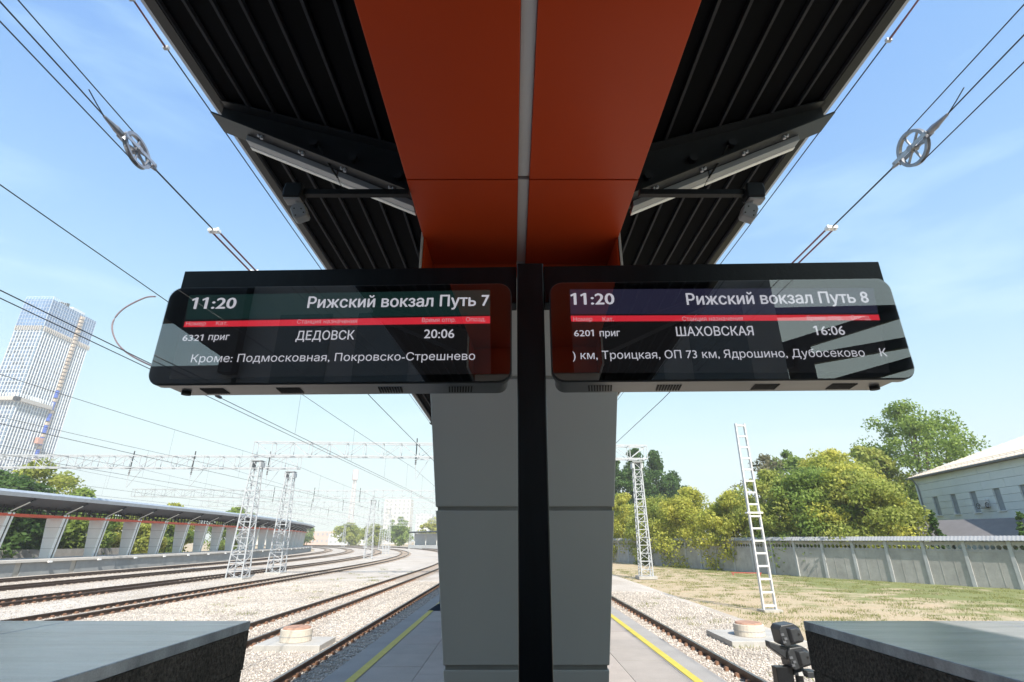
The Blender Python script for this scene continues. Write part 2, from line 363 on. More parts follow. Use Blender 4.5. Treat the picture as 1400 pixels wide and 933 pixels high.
# ------------------------------------------------------------------ platform canopy over the camera
def canopy_z(d): return 2.70+0.31*d                        # underside at distance d from the axis
EDGE = 2.63
can = thing('platform_canopy', 'dark winged platform canopy with red soffit and grey tapered column', 'canopy', (XC, 0, 0))
Y0c, Y1c = -26.0, 46.0
for sgn in (-1, 1):
    r = MB(); pr = []
    d = 0.75; pr.append((sgn*d, canopy_z(d)))
    th = 0.012
    top = []
    r.prism([(sgn*0.70, canopy_z(0.70)), (sgn*EDGE, canopy_z(EDGE)), (sgn*EDGE, canopy_z(EDGE)+0.05), (sgn*0.70, canopy_z(0.70)+0.05)], Y0c, Y1c)
    r.build('roof_sheet', M_roof, can)
    k = 0; d = 0.93
    while d < EDGE-0.05:
        q = MB(); z = canopy_z(d)-0.003
        q.prism([(sgn*(d-0.017), z-0.005), (sgn*(d-0.010), z-0.034), (sgn*(d+0.010), z-0.034), (sgn*(d+0.017), z+0.005)], Y0c, Y1c); q.build('roof_rib', M_ridge, can); d += 0.228
    q = MB(); q.prism([(sgn*(EDGE+0.002), canopy_z(EDGE)-0.03), (sgn*(EDGE+0.035), canopy_z(EDGE)-0.03), (sgn*(EDGE+0.10), canopy_z(EDGE)+0.42), (sgn*(EDGE+0.002), canopy_z(EDGE)+0.45)], Y0c, Y1c); q.build('edge_fascia', M_fascia, can)
    q = MB(); q.prism([(sgn*(EDGE-0.10), canopy_z(EDGE-0.1)-0.045), (sgn*EDGE, canopy_z(EDGE)-0.045), (sgn*EDGE, canopy_z(EDGE)-0.003), (sgn*(EDGE-0.10), canopy_z(EDGE-.1)-0.003)], Y0c, Y1c); q.build('edge_angle', M_dark, can)
    # dark side face of the beam between soffit and roof
    q = MB(); q.box(min(sgn*0.70, sgn*0.74), max(sgn*0.70, sgn*0.74), Y0c, Y1c, 2.47, canopy_z(0.7)-0.004); q.build('beam_side', M_dark, can)
q = MB(); q.prism([(-0.70, canopy_z(0.7)+0.0), (0.70, canopy_z(0.7)), (0.70, canopy_z(0.7)+0.06), (-0.70, canopy_z(.7)+0.06)], Y0c, Y1c); q.build('roof_valley', M_dark, can)
ZS = 2.40; XL0, XL1, XR0, XR1 = -0.754-XC, -0.008-XC+0.04, 0.098-XC+0.018, 0.905-XC
XL1 = -0.048; XR0 = 0.035
joints = [Y0c, -21.0, -15.0, -9.0, -3.02, 2.99, 4.19, 9.0, 15.0, 21.0, 27.0, 33.0, 39.0, Y1c]
for a, c in zip(joints[:-1], joints[1:]):
    for (x0, x1) in ((XL0, XL1), (XR0, XR1)):
        q = MB(); q.box(x0, x1, a+0.007, c-0.007, ZS, ZS+0.07); q.build('soffit_panel', M_red, can, bevel=0.004)
q = MB(); q.box(XL0+0.01, XR1-0.01, Y0c, Y1c, ZS+0.072, ZS+0.09); q.build('soffit_backing', M_dark, can)
for a, c in zip(joints[:-1], joints[1:]):
    q = MB(); q.box(XL1+0.003, XR0-0.003, a+0.02, c-0.02, ZS+0.018, ZS+0.068); q.build('light_strip', mat('strip_diffuser', (0.55,0.56,0.57), 0.45, 0, 0.03), can)
# columns
def taper_hw(z): return 0.515+0.103*(z+0.81)
def column(yc, full=True):
    c = MB(); dep = 0.55
    zt = 2.02
    def slab(z0, z1, inset, y0, y1, m_):
        h0, h1 = taper_hw(z0)-inset, taper_hw(z1)-inset
        c.m = m_; c.add([(-h0,y0,z0),(h0,y0,z0),(h0,y1,z0),(-h0,y1,z0),(-h1,y0,z1),(h1,y0,z1),(h1,y1,z1),(-h1,y1,z1)], ((0,3,2,1),(4,5,6,7),(0,1,5,4),(1,2,6,5),(2,3,7,6),(3,0,4,7)))
    # core, a few mm behind the cladding
    slab(PZ, zt, 0.012, yc+0.014, yc+dep-0.014, 0); core = c.build('column', M_joint, can)
    lev = [PZ+0.001, -0.745, 0.205, 1.155, zt]
    for i, (z0, z1) in enumerate(zip(lev[:-1], lev[1:])):
        for (y0, y1) in ((yc, yc+0.026), (yc+dep-0.026, yc+dep)):
            c = MB(); slab(z0+0.013, z1-0.013, 0.0, y0, y1, 0); c.build('cladding_panel', M_cladL, core, bevel=0.006)
        for sg in (-1, 1):                     # side panels with a dark channel between them
            for (y0, y1) in ((yc+0.027, yc+0.14), (yc+0.27, yc+dep-0.027)):
                c = MB(); h0, h1 = taper_hw(z0+0.013), taper_hw(z1-0.013); a0, a1 = sorted((sg*(h0-0.026), sg*h0)); b0, b1 = sorted((sg*(h1-0.026), sg*h1))
                c.add([(a0,y0,z0+.013),(a1,y0,z0+.013),(a1,y1,z0+.013),(a0,y1,z0+.013),(b0,y0,z1-.013),(b1,y0,z1-.013),(b1,y1,z1-.013),(b0,y1,z1-.013)], ((0,3,2,1),(4,5,6,7),(0,1,5,4),(1,2,6,5),(2,3,7,6),(3,0,4,7)))
                c.build('side_panel', M_cladL, core)
    # red head of the column with thin grey cheeks
    for sg in (-1, 1):
        x0 = XL0 if sg < 0 else XR1
        c = MB(); c.box(min(x0, x0+sg*0.018), max(x0, x0+sg*0.018), yc, yc+0.9, zt-0.02, ZS+0.05); c.build('cheek_plate', M_cladL, core)
        c = MB(); c.box(min(x0-sg*0.004, x0-sg*0.016), max(x0-sg*0.004, x0-sg*0.016), yc+0.012, yc+0.88, zt-0.0, ZS-0.004); c.build('cheek_lining', M_red, core)
    c = MB(); c.box(XL0+0.02, XR1-0.02, yc+0.46, yc+0.50, zt-0.01, ZS-0.004); c.build('head_panel', M_red, core)
for yc in (-2.3, 3.73, 9.73, 15.73, 21.73, 27.73, 33.73, 39.73): column(yc)
# cantilever ribs: tapered steel arms with a bottom flange
def rib(yr, parent, sg, fr=1):
    q = MB(); zi, zo = 2.49, 3.30; xi, xo = 0.80, 2.56
    def top(x): return canopy_z(x)-0.045
    yw = yr+0.11
    q.box(0, 0, 0, 0, 0, 0); q.v = []; q.f = []; q.mi = []
    P = lambda x, y, z: (sg*x, y, z)
    # web
    w_ = [(xi, zi), (xo, zo), (xo, top(xo)), (xi, top(xi))]
    q.add([P(x, yw-0.006, z) for x, z in w_]+[P(x, yw+0.006, z) for x, z in w_], ((0,1,2,3),(7,6,5,4),(0,4,5,1),(1,5,6,2),(2,6,7,3),(3,7,4,0)))
    o = q.build('cantilever_rib', M_rib, parent)
    q = MB(); q.add([P(x, y, z+dz) for dz in (0, -0.016) for (x, z, y) in ((xi, zi, yr), (xo+0.02, zo+.008, yr), (xo+0.02, zo+.008, yr+0.22), (xi, zi, yr+0.22))], ((0,1,2,3),(7,6,5,4),(0,4,5,1),(1,5,6,2),(2,6,7,3),(3,7,4,0))); q.build('flange', M_rib, o)
    q = MB(); q.add([P(x, y, z+dz) for dz in (0, 0.014) for (x, z, y) in ((xi, top(xi), yr+.02), (xo, top(xo), yr+.02), (xo, top(xo), yr+0.20), (xi, top(xi), yr+0.20))], ((0,1,2,3),(7,6,5,4),(0,4,5,1),(1,5,6,2),(2,6,7,3),(3,7,4,0))); q.build('flange', M_rib, o)
    if fr:                                             # bolts and round cable glands on the web and flange
        for x in (1.02, 1.42, 1.78, 2.14):
            z = zi+(x-xi)*(zo-zi)/(xo-xi)
            c = MB(); c.tube([P(x, yr+0.05, z-0.014), P(x, yr+0.05, z-0.045)], 0.013, 8); c.tube([P(x+.03, yr+0.05, z-0.014+.014), P(x+.03, yr+0.05, z-0.035+.014)], 0.011, 8); c.build('bolt', M_galv, o)
        for x in (1.0, 1.38, 1.72):
            z = zi+(x-xi)*(zo-zi)/(xo-xi)+0.13
            c = MB(); c.tube([P(x, yw-0.006, z), P(x, yw-0.05, z)], 0.034, 12); c.build('cable_gland', M_ridge, o)
    return o
for k in range(-4, 8):
    yr = 3.254+6*k
    for sg in (-1, 1): rib(yr, can, sg, k == 0)
# purlin angle behind ribs
# linear lights along the ribs (they hang on the canopy: things of their own)
LG = 'linear lights under the canopy ribs'
def linear_light(yr, sg, label):
    z_at = lambda x: 2.49+(x-0.80)*(3.30-2.49)/(2.56-0.80)-0.018
    t_ = thing('linear_light', label, 'light', (XC+sg*0.75, yr+0.2, 2.45), 0, LG)
    def piece(x0, x1, name, m_, y0, y1, z0, z1):
        q = MB(); P = lambda x, y, z: (sg*(x-0.75), y-yr-0.2, z-2.45)
        vs = []
        for dz in (z0, z1):
            for (x, y) in ((x0, y0), (x1, y0), (x1, y1), (x0, y1)): vs.append(P(x, y, z_at(x)+dz))
        q.add(vs, ((0,1,2,3),(7,6,5,4),(0,4,5,1),(1,5,6,2),(2,6,7,3),(3,7,4,0))); return q.build(name, m_, t_, bevel=0.004)
    ya, yb = yr+0.115, yr+0.205
    for (a, c) in ((0.865, 1.50), (1.508, 2.31)):
        piece(a, c, 'lamp_housing', mat('lamp_housing', (0.30,0.31,0.33), 0.4, 0.2, 0.06), ya, yb, -0.055, -0.001)
        piece(a, c, 'diffuser', M_lamp, yb-0.012, yb+0.028, -0.062, -0.020)
    q = MB(); q.tube([(sg*(1.50-.75), -0.07, z_at(1.5)-2.45-0.06), (sg*(1.56-.75), -0.13, z_at(1.5)-2.45+0.02), (sg*(1.66-.75), -0.16, z_at(1.7)-2.45+0.10)], 0.008, 6); q.build('cable', M_hole, t_)
linear_light(3.254, -1, 'long strip light under the near left canopy rib, beyond the left display')
linear_light(3.254, 1, 'long strip light under the near right canopy rib, beyond the right display')
# horizontal arms with camera box and loudspeaker
def arm(sg, label):
    t_ = thing('loudspeaker_arm', label, 'loudspeaker', (XC+sg*0.79, 3.13, 2.39), 0, 'loudspeaker arms under the canopy')
    q = MB(); q.box(min(sg*0.06, sg*0.86), max(sg*0.06, sg*0.86), -0.022, 0.022, -0.022, 0.022); q.build('arm', M_dark, t_)
    q = MB(); X = sg*0.90
    q.prism([(X-0.072, -0.065), (X+0.06, -0.065), (X+0.072, 0.0), (X+0.06, 0.06), (X-0.06, 0.06), (X-0.072, 0.0)], -0.055, 0.04, axis='y'); o = q.build('junction_box', M_dark, t_, bevel=0.012)
    q = MB(); q.box(X-0.06, X+0.06, -0.05, 0.035, -0.085, -0.066); q.build('cover', mat('speaker_grey', (0.26,0.265,0.28), 0.5), o, bevel=0.008)
    q = MB(); q.tube([(X-sg*0.02, -0.01, -0.08), (X-sg*0.025, 0.0, -0.125)], 0.011, 8); q.build('swivel', M_galv, t_)
    q = MB(); T = Matrix.Translation((X-sg*0.055, 0.01, -0.165)) @ Matrix.Rotation(sg*R(24), 4, 'Y') @ Matrix.Scale(0.76, 4)
    q.prism([(-0.055,-0.085),(0.055,-0.085),(0.068,-0.06),(0.068,0.045),(0.04,0.085),(-0.04,0.085),(-0.068,0.045),(-0.068,-0.06)], -0.05, 0.05, axis='y')
    o = q.build('speaker_body', MATS['speaker_grey'], t_, bevel=0.008, M=T)
    q = MB()
    for (dx, dz) in ((-0.04,-0.05),(0.04,-0.05),(-0.03,0.03),(0.03,0.0)): q.tube([(dx,-0.049,dz),(dx,-0.054,dz)], 0.007, 8)
    q.build('screw', M_hole, o, M=T)
arm(-1, 'grey loudspeaker and box on a thin arm above the left display')
arm(1, 'grey loudspeaker and box on a thin arm above the right display')

# ------------------------------------------------------------------ display stand: pole and cross beam
YAW = R(-1.6)
ORG = Vector((0.095, 2.40, 0.0))
ROT = Matrix.Rotation(YAW, 3, 'Z'); RI = ROT.transposed()
def on_plane(px, py, yloc):                       # where a sight line meets the stand's plane y = yloc (local metres)
    d = RI @ ray(px, py); o = RI @ (-ORG); k = (yloc-o.y)/d.y; q = o+d*k; return (q.x, q.z)
st = thing('display_stand', 'black steel post with a wide cross beam in front of the grey column', 'stand', ORG, YAW)
q = MB(); q.box(-0.068, 0.068, -0.065, 0.065, PZ, 1.345); pole = q.build('pole', M_black, st, bevel=0.006)
q = MB(); q.box(-0.20, 0.20, -0.20, 0.20, PZ, PZ+0.025); q.build('base_plate', M_black, st, bevel=0.004)
for a, c in ((-1.845, -0.072), (0.072, 1.80)):
    q = MB(); q.box(a, c, -0.035, 0.06, 1.13, 1.342); q.build('cross_beam', M_black, st, bevel=0.004)

# font helper: Cyrillic lettering as flat mesh, fitted to a box on the screen
dgr = lambda: bpy.context.evaluated_depsgraph_get()
from mathutils.geometry import tessellate_polygon
def text_mesh(st_, bold):                         # outlines filled contour by contour, so overlapping strokes stay solid
    cu = bpy.data.curves.new('lettering', 'FONT'); cu.body = st_; cu.size = 1.0; cu.resolution_u = 3; cu.fill_mode = 'NONE'
    o = bpy.data.objects.new('lettering_source', cu); COL.objects.link(o); bpy.context.view_layer.update()
    me = bpy.data.meshes.new_from_object(o.evaluated_get(dgr())); bpy.data.objects.remove(o); bpy.data.curves.remove(cu)
    nb = {}
    for e in me.edges: a, c = e.vertices; nb.setdefault(a, []).append(c); nb.setdefault(c, []).append(a)
    P = [v.co.copy() for v in me.vertices]; seen = set(); loops = []
    order = {}
    for e in me.edges: order[e.vertices[0]] = e.vertices[1]
    for a in nb:
        if a in seen: continue
        lp = [a]; seen.add(a); prev = None; cur = a
        # walk in the direction of the first edge
        nx = order.get(a, nb[a][0])
        while nx not in seen:
            lp.append(nx); seen.add(nx); prev, cur = cur, nx; k = [q_ for q_ in nb[cur] if q_ != prev]
            if not k: break
            nx = k[0]
        if len(lp) > 2: loops.append([P[i] for i in lp])
    for i_, l_ in enumerate(loops):               # the font's figure one comes as a bare bar: give it its flag
        xs_ = [q_.x for q_ in l_]; ys_ = [q_.y for q_ in l_]
        if len(l_) == 4 and min(ys_) > -0.01 and min(ys_) < 0.01 and 0.66 < max(ys_) < 0.70 and max(xs_)-min(xs_) < 0.13:
            x0_, x1_ = min(xs_), max(xs_)
            loops[i_] = [Vector((a_, b_, 0)) for a_, b_ in ((x1_,0),(x1_,0.725),(x0_+0.015,0.725),(x0_-0.15,0.63),(x0_-0.15,0.53),(x0_,0.615),(x0_,0))]
    from mathutils.geometry import delaunay_2d_cdt
    v2 = []; e2 = []
    for l_ in loops:
        b0 = len(v2); v2 += [Vector((q_.x, q_.y)) for q_ in l_]; e2 += [(b0+k, b0+(k+1) % len(l_)) for k in range(len(l_))]
    ov_, _, of_, _, _, _ = delaunay_2d_cdt(v2, e2, [], 0, 1e-6)
    def wind(x, y):
        w_ = 0
        for l_ in loops:
            for k in range(len(l_)):
                p_, q_ = l_[k], l_[(k+1) % len(l_)]
                if (p_.y <= y) != (q_.y <= y):
                    xx = p_.x+(y-p_.y)*(q_.x-p_.x)/(q_.y-p_.y)
                    if xx > x: w_ += 1 if q_.y > p_.y else -1
        return w_
    keep = [f_ for f_ in of_ if wind(sum(ov_[k].x for k in f_)/3, sum(ov_[k].y for k in f_)/3) != 0]
    V = []; Fc = []
    sh_ = [(0,0)] if bold <= 0 else [(-bold,0),(bold,0),(0,bold*0.6),(0,-bold*0.6),(0,0)]
    for n_, (dx, dy) in enumerate(sh_):
        b0 = len(V); V += [(q_.x+dx, q_.y+dy, n_*0.00006) for q_ in ov_]; Fc += [tuple(b0+k for k in f_) for f_ in keep]
    m2 = bpy.data.meshes.new('lettering'); m2.from_pydata(V, [], Fc); bpy.data.meshes.remove(me); return m2, np.array(V)
_, co = text_mesh('Н', 0); CAP = float(co[:,1].max()-co[:,1].min())
def lettering(parent, s, x0, x1, zb, zt, y, m_, bold=0.012, name='lettering'):
    me, c = text_mesh(s, bold); c0, c1 = c[:,0].min(), c[:,0].max()
    V = np.zeros_like(c); V[:,0] = x0+(c[:,0]-c0)*(x1-x0)/(c1-c0); V[:,2] = zb+c[:,1]*(zt-zb)/CAP; V[:,1] = y-c[:,2]
    me.vertices.foreach_set('co', V.ravel()); me.materials.append(m_); me.update(); me.name = name
    return link(name, me, parent)
E_text = emis('led_text', (0.80, 0.80, 0.88), 0.33); E_textd = emis('led_text_dim', (0.75, 0.72, 0.80), 0.16)
E_red = emis('led_red', (0.72, 0.03, 0.05), 0.42)
E_redt = emis('led_red_text', (0.95, 0.55, 0.60), 0.30)
E_green = emis('led_green', (0.020, 0.060, 0.056), 0.18); E_navy = emis('led_navy', (0.045, 0.045, 0.095), 0.20)
E_scr = emis('led_screen', (0.05, 0.05, 0.055), 0.06)
def glass():
    m_ = bpy.data.materials.new('screen_glass'); m_.use_nodes = True; t = m_.node_tree; n = t.nodes; l = t.links; n.remove(n['Principled BSDF'])
    gl = n.new('ShaderNodeBsdfGlossy'); gl.inputs['Roughness'].default_value = 0.0; gl.inputs['Color'].default_value = (1,1,1,1)
    tr = n.new('ShaderNodeBsdfTransparent'); tr.inputs['Color'].default_value = (0.85,0.85,0.86,1)
    fr = n.new('ShaderNodeFresnel'); fr.inputs['IOR'].default_value = 2.5; ms = n.new('ShaderNodeMixShader')
    l.new(fr.outputs[0], ms.inputs[0]); l.new(tr.outputs[0], ms.inputs[1]); l.new(gl.outputs[0], ms.inputs[2]); l.new(ms.outputs[0], n['Material Output'].inputs['Surface']); return m_
M_glass = glass()
M_bezel = mat('bezel_black', (0.006, 0.006, 0.007), 0.5, 0, 0.0)
def rrect(x0, x1, z0, z1, r, n=6):
    pts = []
    for (cx, cz, a0) in ((x1-r, z1-r, 0), (x0+r, z1-r, 90), (x0+r, z0+r, 180), (x1-r, z0+r, 270)):
        for k in range(n+1): a = R(a0+90*k/n); pts.append((cx+r*math.cos(a), cz+r*math.sin(a)))
    return pts
YF = -0.105                                       # front glass, local y
def board(side, label, hdr, rows, scr, knob_end):
    sg = -1 if side == 'L' else 1
    x_out, x_in = (-1.838, -0.100) if side == 'L' else (1.768, 0.100)
    x0, x1 = min(x_out, x_in), max(x_out, x_in); z0, z1 = 0.694, 1.206
    cx = (x0+x1)/2
    t_ = thing('departure_display', label, 'departure display', ORG+ROT @ Vector((cx, 0, z0)), YAW, 'pair of departure displays on the black stand')
    off = Matrix.Translation((-cx, 0, -z0))
    def B(mb, name, m_, par=t_, **k): return mb.build(name, m_, par, M=off, **k)
    q = MB(); q.prism(rrect(x0, x1, z0, z1, 0.06), YF+0.006, YF+0.028); B(q, 'bezel', M_bezel)
    q = MB(); q.prism(rrect(x0-0.006, x1+0.006, z0-0.006, z1+0.006, 0.065), YF+0.012, YF+0.05); B(q, 'frame', M_case)
    q = MB(); q.prism(rrect(x0+0.02, x1-0.02, z0+0.004, z1-0.02, 0.05), YF+0.05, 0.125); body = B(q, 'housing', M_case, bevel=0.005)
    q = MB(); q.add([(x, YF, z) for x, z in rrect(x0, x1, z0, z1, 0.06)], (tuple(range(28)),)); B(q, 'glass_pane', M_glass, fix=False)
    # vents in the underside
    n_ = 4
    for k in range(n_):
        fx = [0.15, 0.37, 0.66, 0.86][k] if side == 'L' else [0.14, 0.34, 0.62, 0.84][k]
        vx = x0+(x1-x0)*fx; q = MB()
        for i in range(9): q.add([(vx-0.06+i*0.0135+(0.0 if j in (0,3,4,7) else 0.0075)+(0.012*sg if j in (2,3,6,7) else 0), (-0.005,-0.005,0.085,0.085)[j % 4], z0+(0.0005 if j < 4 else 0.0045)) for j in range(8)], ((0,3,2,1),(4,5,6,7),(0,1,5,4),(1,2,6,5),(2,3,7,6),(3,0,4,7)))
        B(q, 'vent_slots', M_hole)
    kx = x_out-sg*0.10; q = MB(); q.tube([(kx, 0.05, z0-0.012), (kx, 0.05, z0+0.003)], 0.022, 16); B(q, 'sensor', M_hole)
    # lit picture, built just behind the glass
    ys = YF+0.0045
    S = lambda px, py: on_plane(px, py, ys)
    def lit(pts, name, m_, dy=0.0):
        q_ = MB(); q_.add([(S(*a)[0], ys-dy, S(*a)[1]) for a in pts], ((0,1,2,3),)); return B(q_, name, m_)
    lit(scr, 'screen', E_scr)
    for (pts, name, m_) in hdr: lit(pts, name, m_, 0.0006)
    for (s_, ax, ay, bx, by, cap, m_, bold) in rows:    # text, baseline start and end, cap height in metres
        a = S(ax, ay); c = S(bx, by); zb = (a[1]+c[1])/2
        o = lettering(t_, s_, a[0]-cx, c[0]-cx, zb-z0, zb-z0+cap, ys-0.0012, m_, bold)
board('L', 'left departure display with green header and track number seven', [
    ([(259,404),(670,397),(670,431),(254,437)], 'header_band', E_green),
    ([(253,440),(670,432.5),(670,442.5),(251,447.5)], 'red_band', E_red)],
  [('11:20', 260,423, 322,421.5, 0.062, E_text, 0.022), ('Рижский вокзал Путь 7', 420,420.5, 669,419, 0.062, E_text, 0.02),
   ('Номер', 254,445.5, 281,445.2, 0.022, E_redt, 0.0), ('Кат.', 295,445, 311,444.6, 0.022, E_redt, 0.0), ('Станция назначения', 406,443, 488,442, 0.023, E_redt, 0.0),
   ('Время отпр.', 576.8,441, 623,440.2, 0.023, E_redt, 0.0), ('Опозд.', 637,440, 664,439.4, 0.023, E_redt, 0.0),
   ('6321', 249,466.5, 277,466, 0.033, E_text, 0.010), ('приг', 284.5,465.5, 313,465, 0.036, E_text, 0.010), ('ДЕДОВСК', 404,465.5, 484,464, 0.048, E_text, 0.010),
   ('20:06', 579.5,463, 621,462, 0.048, E_text, 0.010),
   ('Кроме: Подмосковная, Покровско-Стрешнево', 260.5,496.5, 649.5,491.5, 0.041, E_text, 0.0)],
  [(259,404),(670,396),(671,511),(231,518)], -1)
board('R', 'right departure display with navy header and track number eight', [
    ([(779,396),(1194,394),(1200,429),(780,430)], 'header_band', E_navy),
    ([(780,432),(1201,430.5),(1203,438),(781,440)], 'red_band', E_red)],
  [('11:20', 780.5,416.5, 840.5,416.5, 0.062, E_text, 0.022), ('Рижский вокзал Путь 8', 939,416, 1189,415, 0.062, E_text, 0.02),
   ('Номер', 784,439.5, 810,439.5, 0.023, E_redt, 0.0), ('Кат.', 824,439.5, 839,439.5, 0.023, E_redt, 0.0), ('Станция назначения', 933,439, 1016,438.6, 0.023, E_redt, 0.0),
   ('Время отпр.', 1104,438, 1152,437.6, 0.023, E_redt, 0.0), ('Опозд.', 1164,437.6, 1191,437.4, 0.023, E_redt, 0.0),
   ('6201', 785,460, 812,460, 0.033, E_text, 0.010), ('приг', 820,460, 848,460, 0.036, E_text, 0.010), ('ШАХОВСКАЯ', 925,459.5, 1031,459, 0.048, E_text, 0.010),
   ('16:06', 1114,458.5, 1156,458, 0.048, E_text, 0.010),
   (') км, Троицкая, ОП 73 км, Ядрошино, Дубосеково    К', 783,490.5, 1214,488.5, 0.041, E_text, 0.0)],
  [(779,396),(1194,394),(1217,510),(785,510)], 1)

# ------------------------------------------------------------------ granite stair parapets
def parapet(sg, xin, xout, yend, ztop, label):
    t_ = thing('stair_parapet', label, 'parapet', (sg*xin, yend, PZ), 0, 'granite parapets of the stair')
    H = ztop-PZ; Wd = xout-xin
    def bx(x0, x1, y0, y1, z0, z1, name, m_, bv=0.004):
        q = MB(); q.box(min(sg*x0, sg*x1), max(sg*x0, sg*x1), y0, y1, z0, z1); return q.build(name, m_, t_, bevel=bv)
    ys = [0, -0.95, -1.9, -2.85, -3.8, -4.75, -5.7]
    bx(0.03, Wd-0.03, -5.68, -0.03, 0, H-0.075, 'core', M_conc, 0)
    for a, c in zip(ys[1:], ys[:-1]):
        bx(0.0, Wd/2-0.0008, a+0.0008, c-0.0008, H-0.03, H, 'coping_slab', M_granT, 0.003)
        bx(Wd/2+0.0008, Wd, a+0.0008, c-0.0008, H-0.03, H, 'coping_slab', M_granT, 0.003)
    for a, c in zip(ys[1:], ys[:-1]):
        for z0, z1, k in ((H-0.155, H-0.031, 0.0), (H-0.76, H-0.158, 0.004), (0.02, H-0.763, 0.004)):
            bx(k, 0.028, a+0.001, c-0.001, z0, z1, 'side_slab', M_granS, 0.002)
            bx(Wd-0.028, Wd-k, a+0.001, c-0.001, z0, z1, 'side_slab', M_granS, 0.002)
    for z0, z1 in ((H-0.75, H-0.031), (0.02, H-0.753)): bx(0.030, Wd-0.030, -0.028, 0.0, z0, z1, 'end_slab', M_granS, 0.002)
parapet(-1, 0.965, 2.28, 2.14, -0.277, 'left granite parapet with polished grey top at the stair')
parapet(1, 1.075, 2.42, 2.14, -0.277, 'right granite parapet with polished grey top and rough brown side')

# platform post left of the column
t_ = thing('platform_post', 'thin dark post with square foot on the yellow line left of the column', 'post', (-1.76, 14.3, PZ))
q = MB(); q.tube([(0,0,0.05),(0,0,3.55)], 0.055, 10); q.build('pole', M_black, t_)
q = MB(); q.add([(-.3,-.3,0),(.3,-.3,0),(.3,.3,0),(-.3,.3,0),(-.08,-.08,.13),(.08,-.08,.13),(.08,.08,.13),(-.08,.08,.13)], ((0,3,2,1),(4,5,6,7),(0,1,5,4),(1,2,6,5),(2,3,7,6),(3,0,4,7))); q.build('foot', M_black, t_)
q = MB(); q.box(-0.25, 0.25, -0.04, 0.04, 2.6, 3.5); q.build('sign_plate', M_dark, t_)

# ------------------------------------------------------------------ manholes
def manhole(x, y, label, px0, px1, py0, py1, red):
    t_ = thing('manhole', label, 'manhole', (x, y, BZ), 0, 'round concrete manholes in the ballast')
    q = MB(); q.box(px0, px1, py0, py1, -0.10, 0.16); q.build('base_slab', M_conc, t_, bevel=0.015)
    q = MB(); n = 28
    q.tube([(0,0,0.16),(0,0,0.48)], 0.44, n); o = q.build('ring', mat('manhole_concrete', (0.55,0.50,0.43),0.85,0,0.1,3,fine=0.1), t_, bevel=0.015)
    q = MB(); q.tube([(0,0,0.48),(0,0,0.525)], [0.40,0.36], n); q.build('lid', mat('rusty_lid', (0.36,0.21,0.15), 0.8, 0, 0.3, 8), t_, bevel=0.01)
    q = MB(); q.tube([(0,0,0.30),(0,0,0.32)], 0.448, n); q.build('seam_ring', M_conc, t_)
manhole(-6.25, 16.9, 'round concrete manhole with rusty lid between the left tracks', -0.9, 0.95, -0.7, 0.7, True)
manhole(7.25, 17.8, 'round concrete manhole with rusty lid beside the right track', -0.95, 1.25, -1.0, 1.1, True)

# ------------------------------------------------------------------ dwarf signal
t_ = thing('dwarf_signal', 'short black two-headed track signal beside the right parapet', 'signal', (5.62, 11.9, BZ), R(4))
Ms = mat('signal_grey', (0.030, 0.033, 0.038), 0.38, 0.1, 0.15, 9)
def head_unit(z, dx, tilt=0.0, lens=True):
    T = Matrix.Translation((dx, 0, z)) @ Matrix.Rotation(R(-9), 4, 'Y')
    q = MB(); q.prism([(-0.24,-0.14),(-0.17,-0.19),(0.20,-0.17),(0.235,-0.12),(0.20,0.10),(0.10,0.18),(-0.16,0.19),(-0.23,0.12)], -0.19, 0.16, axis='y'); o = q.build('signal_head', Ms, t_, bevel=0.02, M=T)
    q = MB(); q.add([(-0.10,-0.16,-0.155),(0.20,-0.16,-0.15),(0.19,-0.16,0.085),(0.09,-0.16,0.15),(-0.10,-0.16,0.15),(-0.04,-0.27,-0.12),(0.175,-0.27,-0.115),(0.165,-0.27,0.06),(0.07,-0.27,0.105),(-0.04,-0.27,0.11)],
        ((9,8,7,6,5),(0,1,6,5),(1,2,7,6),(2,3,8,7),(3,4,9,8),(4,0,5,9),(0,4,3,2,1))); q.build('rear_cover', Ms, o, bevel=0.012, M=T)
    q = MB(); q.tube([(0.10,-0.268,0.0),(0.10,-0.285,0.0)], 0.02, 10); q.build('knob', M_hole, o, M=T)
    q = MB()
    for (a, c) in ((-0.20,0.03),(-0.16,-0.05),(-0.20,-0.10)): q.box(a-0.03, a+0.03, -0.215, -0.185, c-0.02, c+0.02)
    q.build('hinge', mat('hinge_steel',(0.16,0.17,0.19),0.4,0.5), o, M=T)
head_unit(1.10, -0.02); head_unit(0.70, 0.08)
q = MB(); q.add([(-0.12,-0.12,0.62),(-0.12,0.15,0.62),(-0.12,0.15,0.86),(-0.12,-0.12,0.86),(-0.46,-0.07,0.86),(-0.46,0.09,0.86),(-0.46,0.09,0.97),(-0.46,-0.07,0.97)], ((0,3,2,1),(4,5,6,7),(0,1,5,4),(1,2,6,5),(2,3,7,6),(3,0,4,7))); q.build('hood', Ms, t_, bevel=0.02)
q = MB(); q.tube([(0.09,0,0.0),(0.09,0,0.60)], 0.075, 12); q.tube([(0.09,0,0.38),(0.09,0,0.50)], [0.17,0.10], 12); q.build('post', Ms, t_)
q = MB(); q.box(-0.40,-0.06,-0.08,0.10,-0.05,0.52); q.build('relay_box', M_black, t_, bevel=0.01)
q = MB(); q.box(0.12,0.34,-0.26,0.02,0.36,0.47); q.build('cable_bracket', Ms, t_, bevel=0.02)
q = MB(); q.tube([(0.09,0,0.0),(0.09,0,0.12)], 0.16, 12); q.build('foot', M_conc, t_)

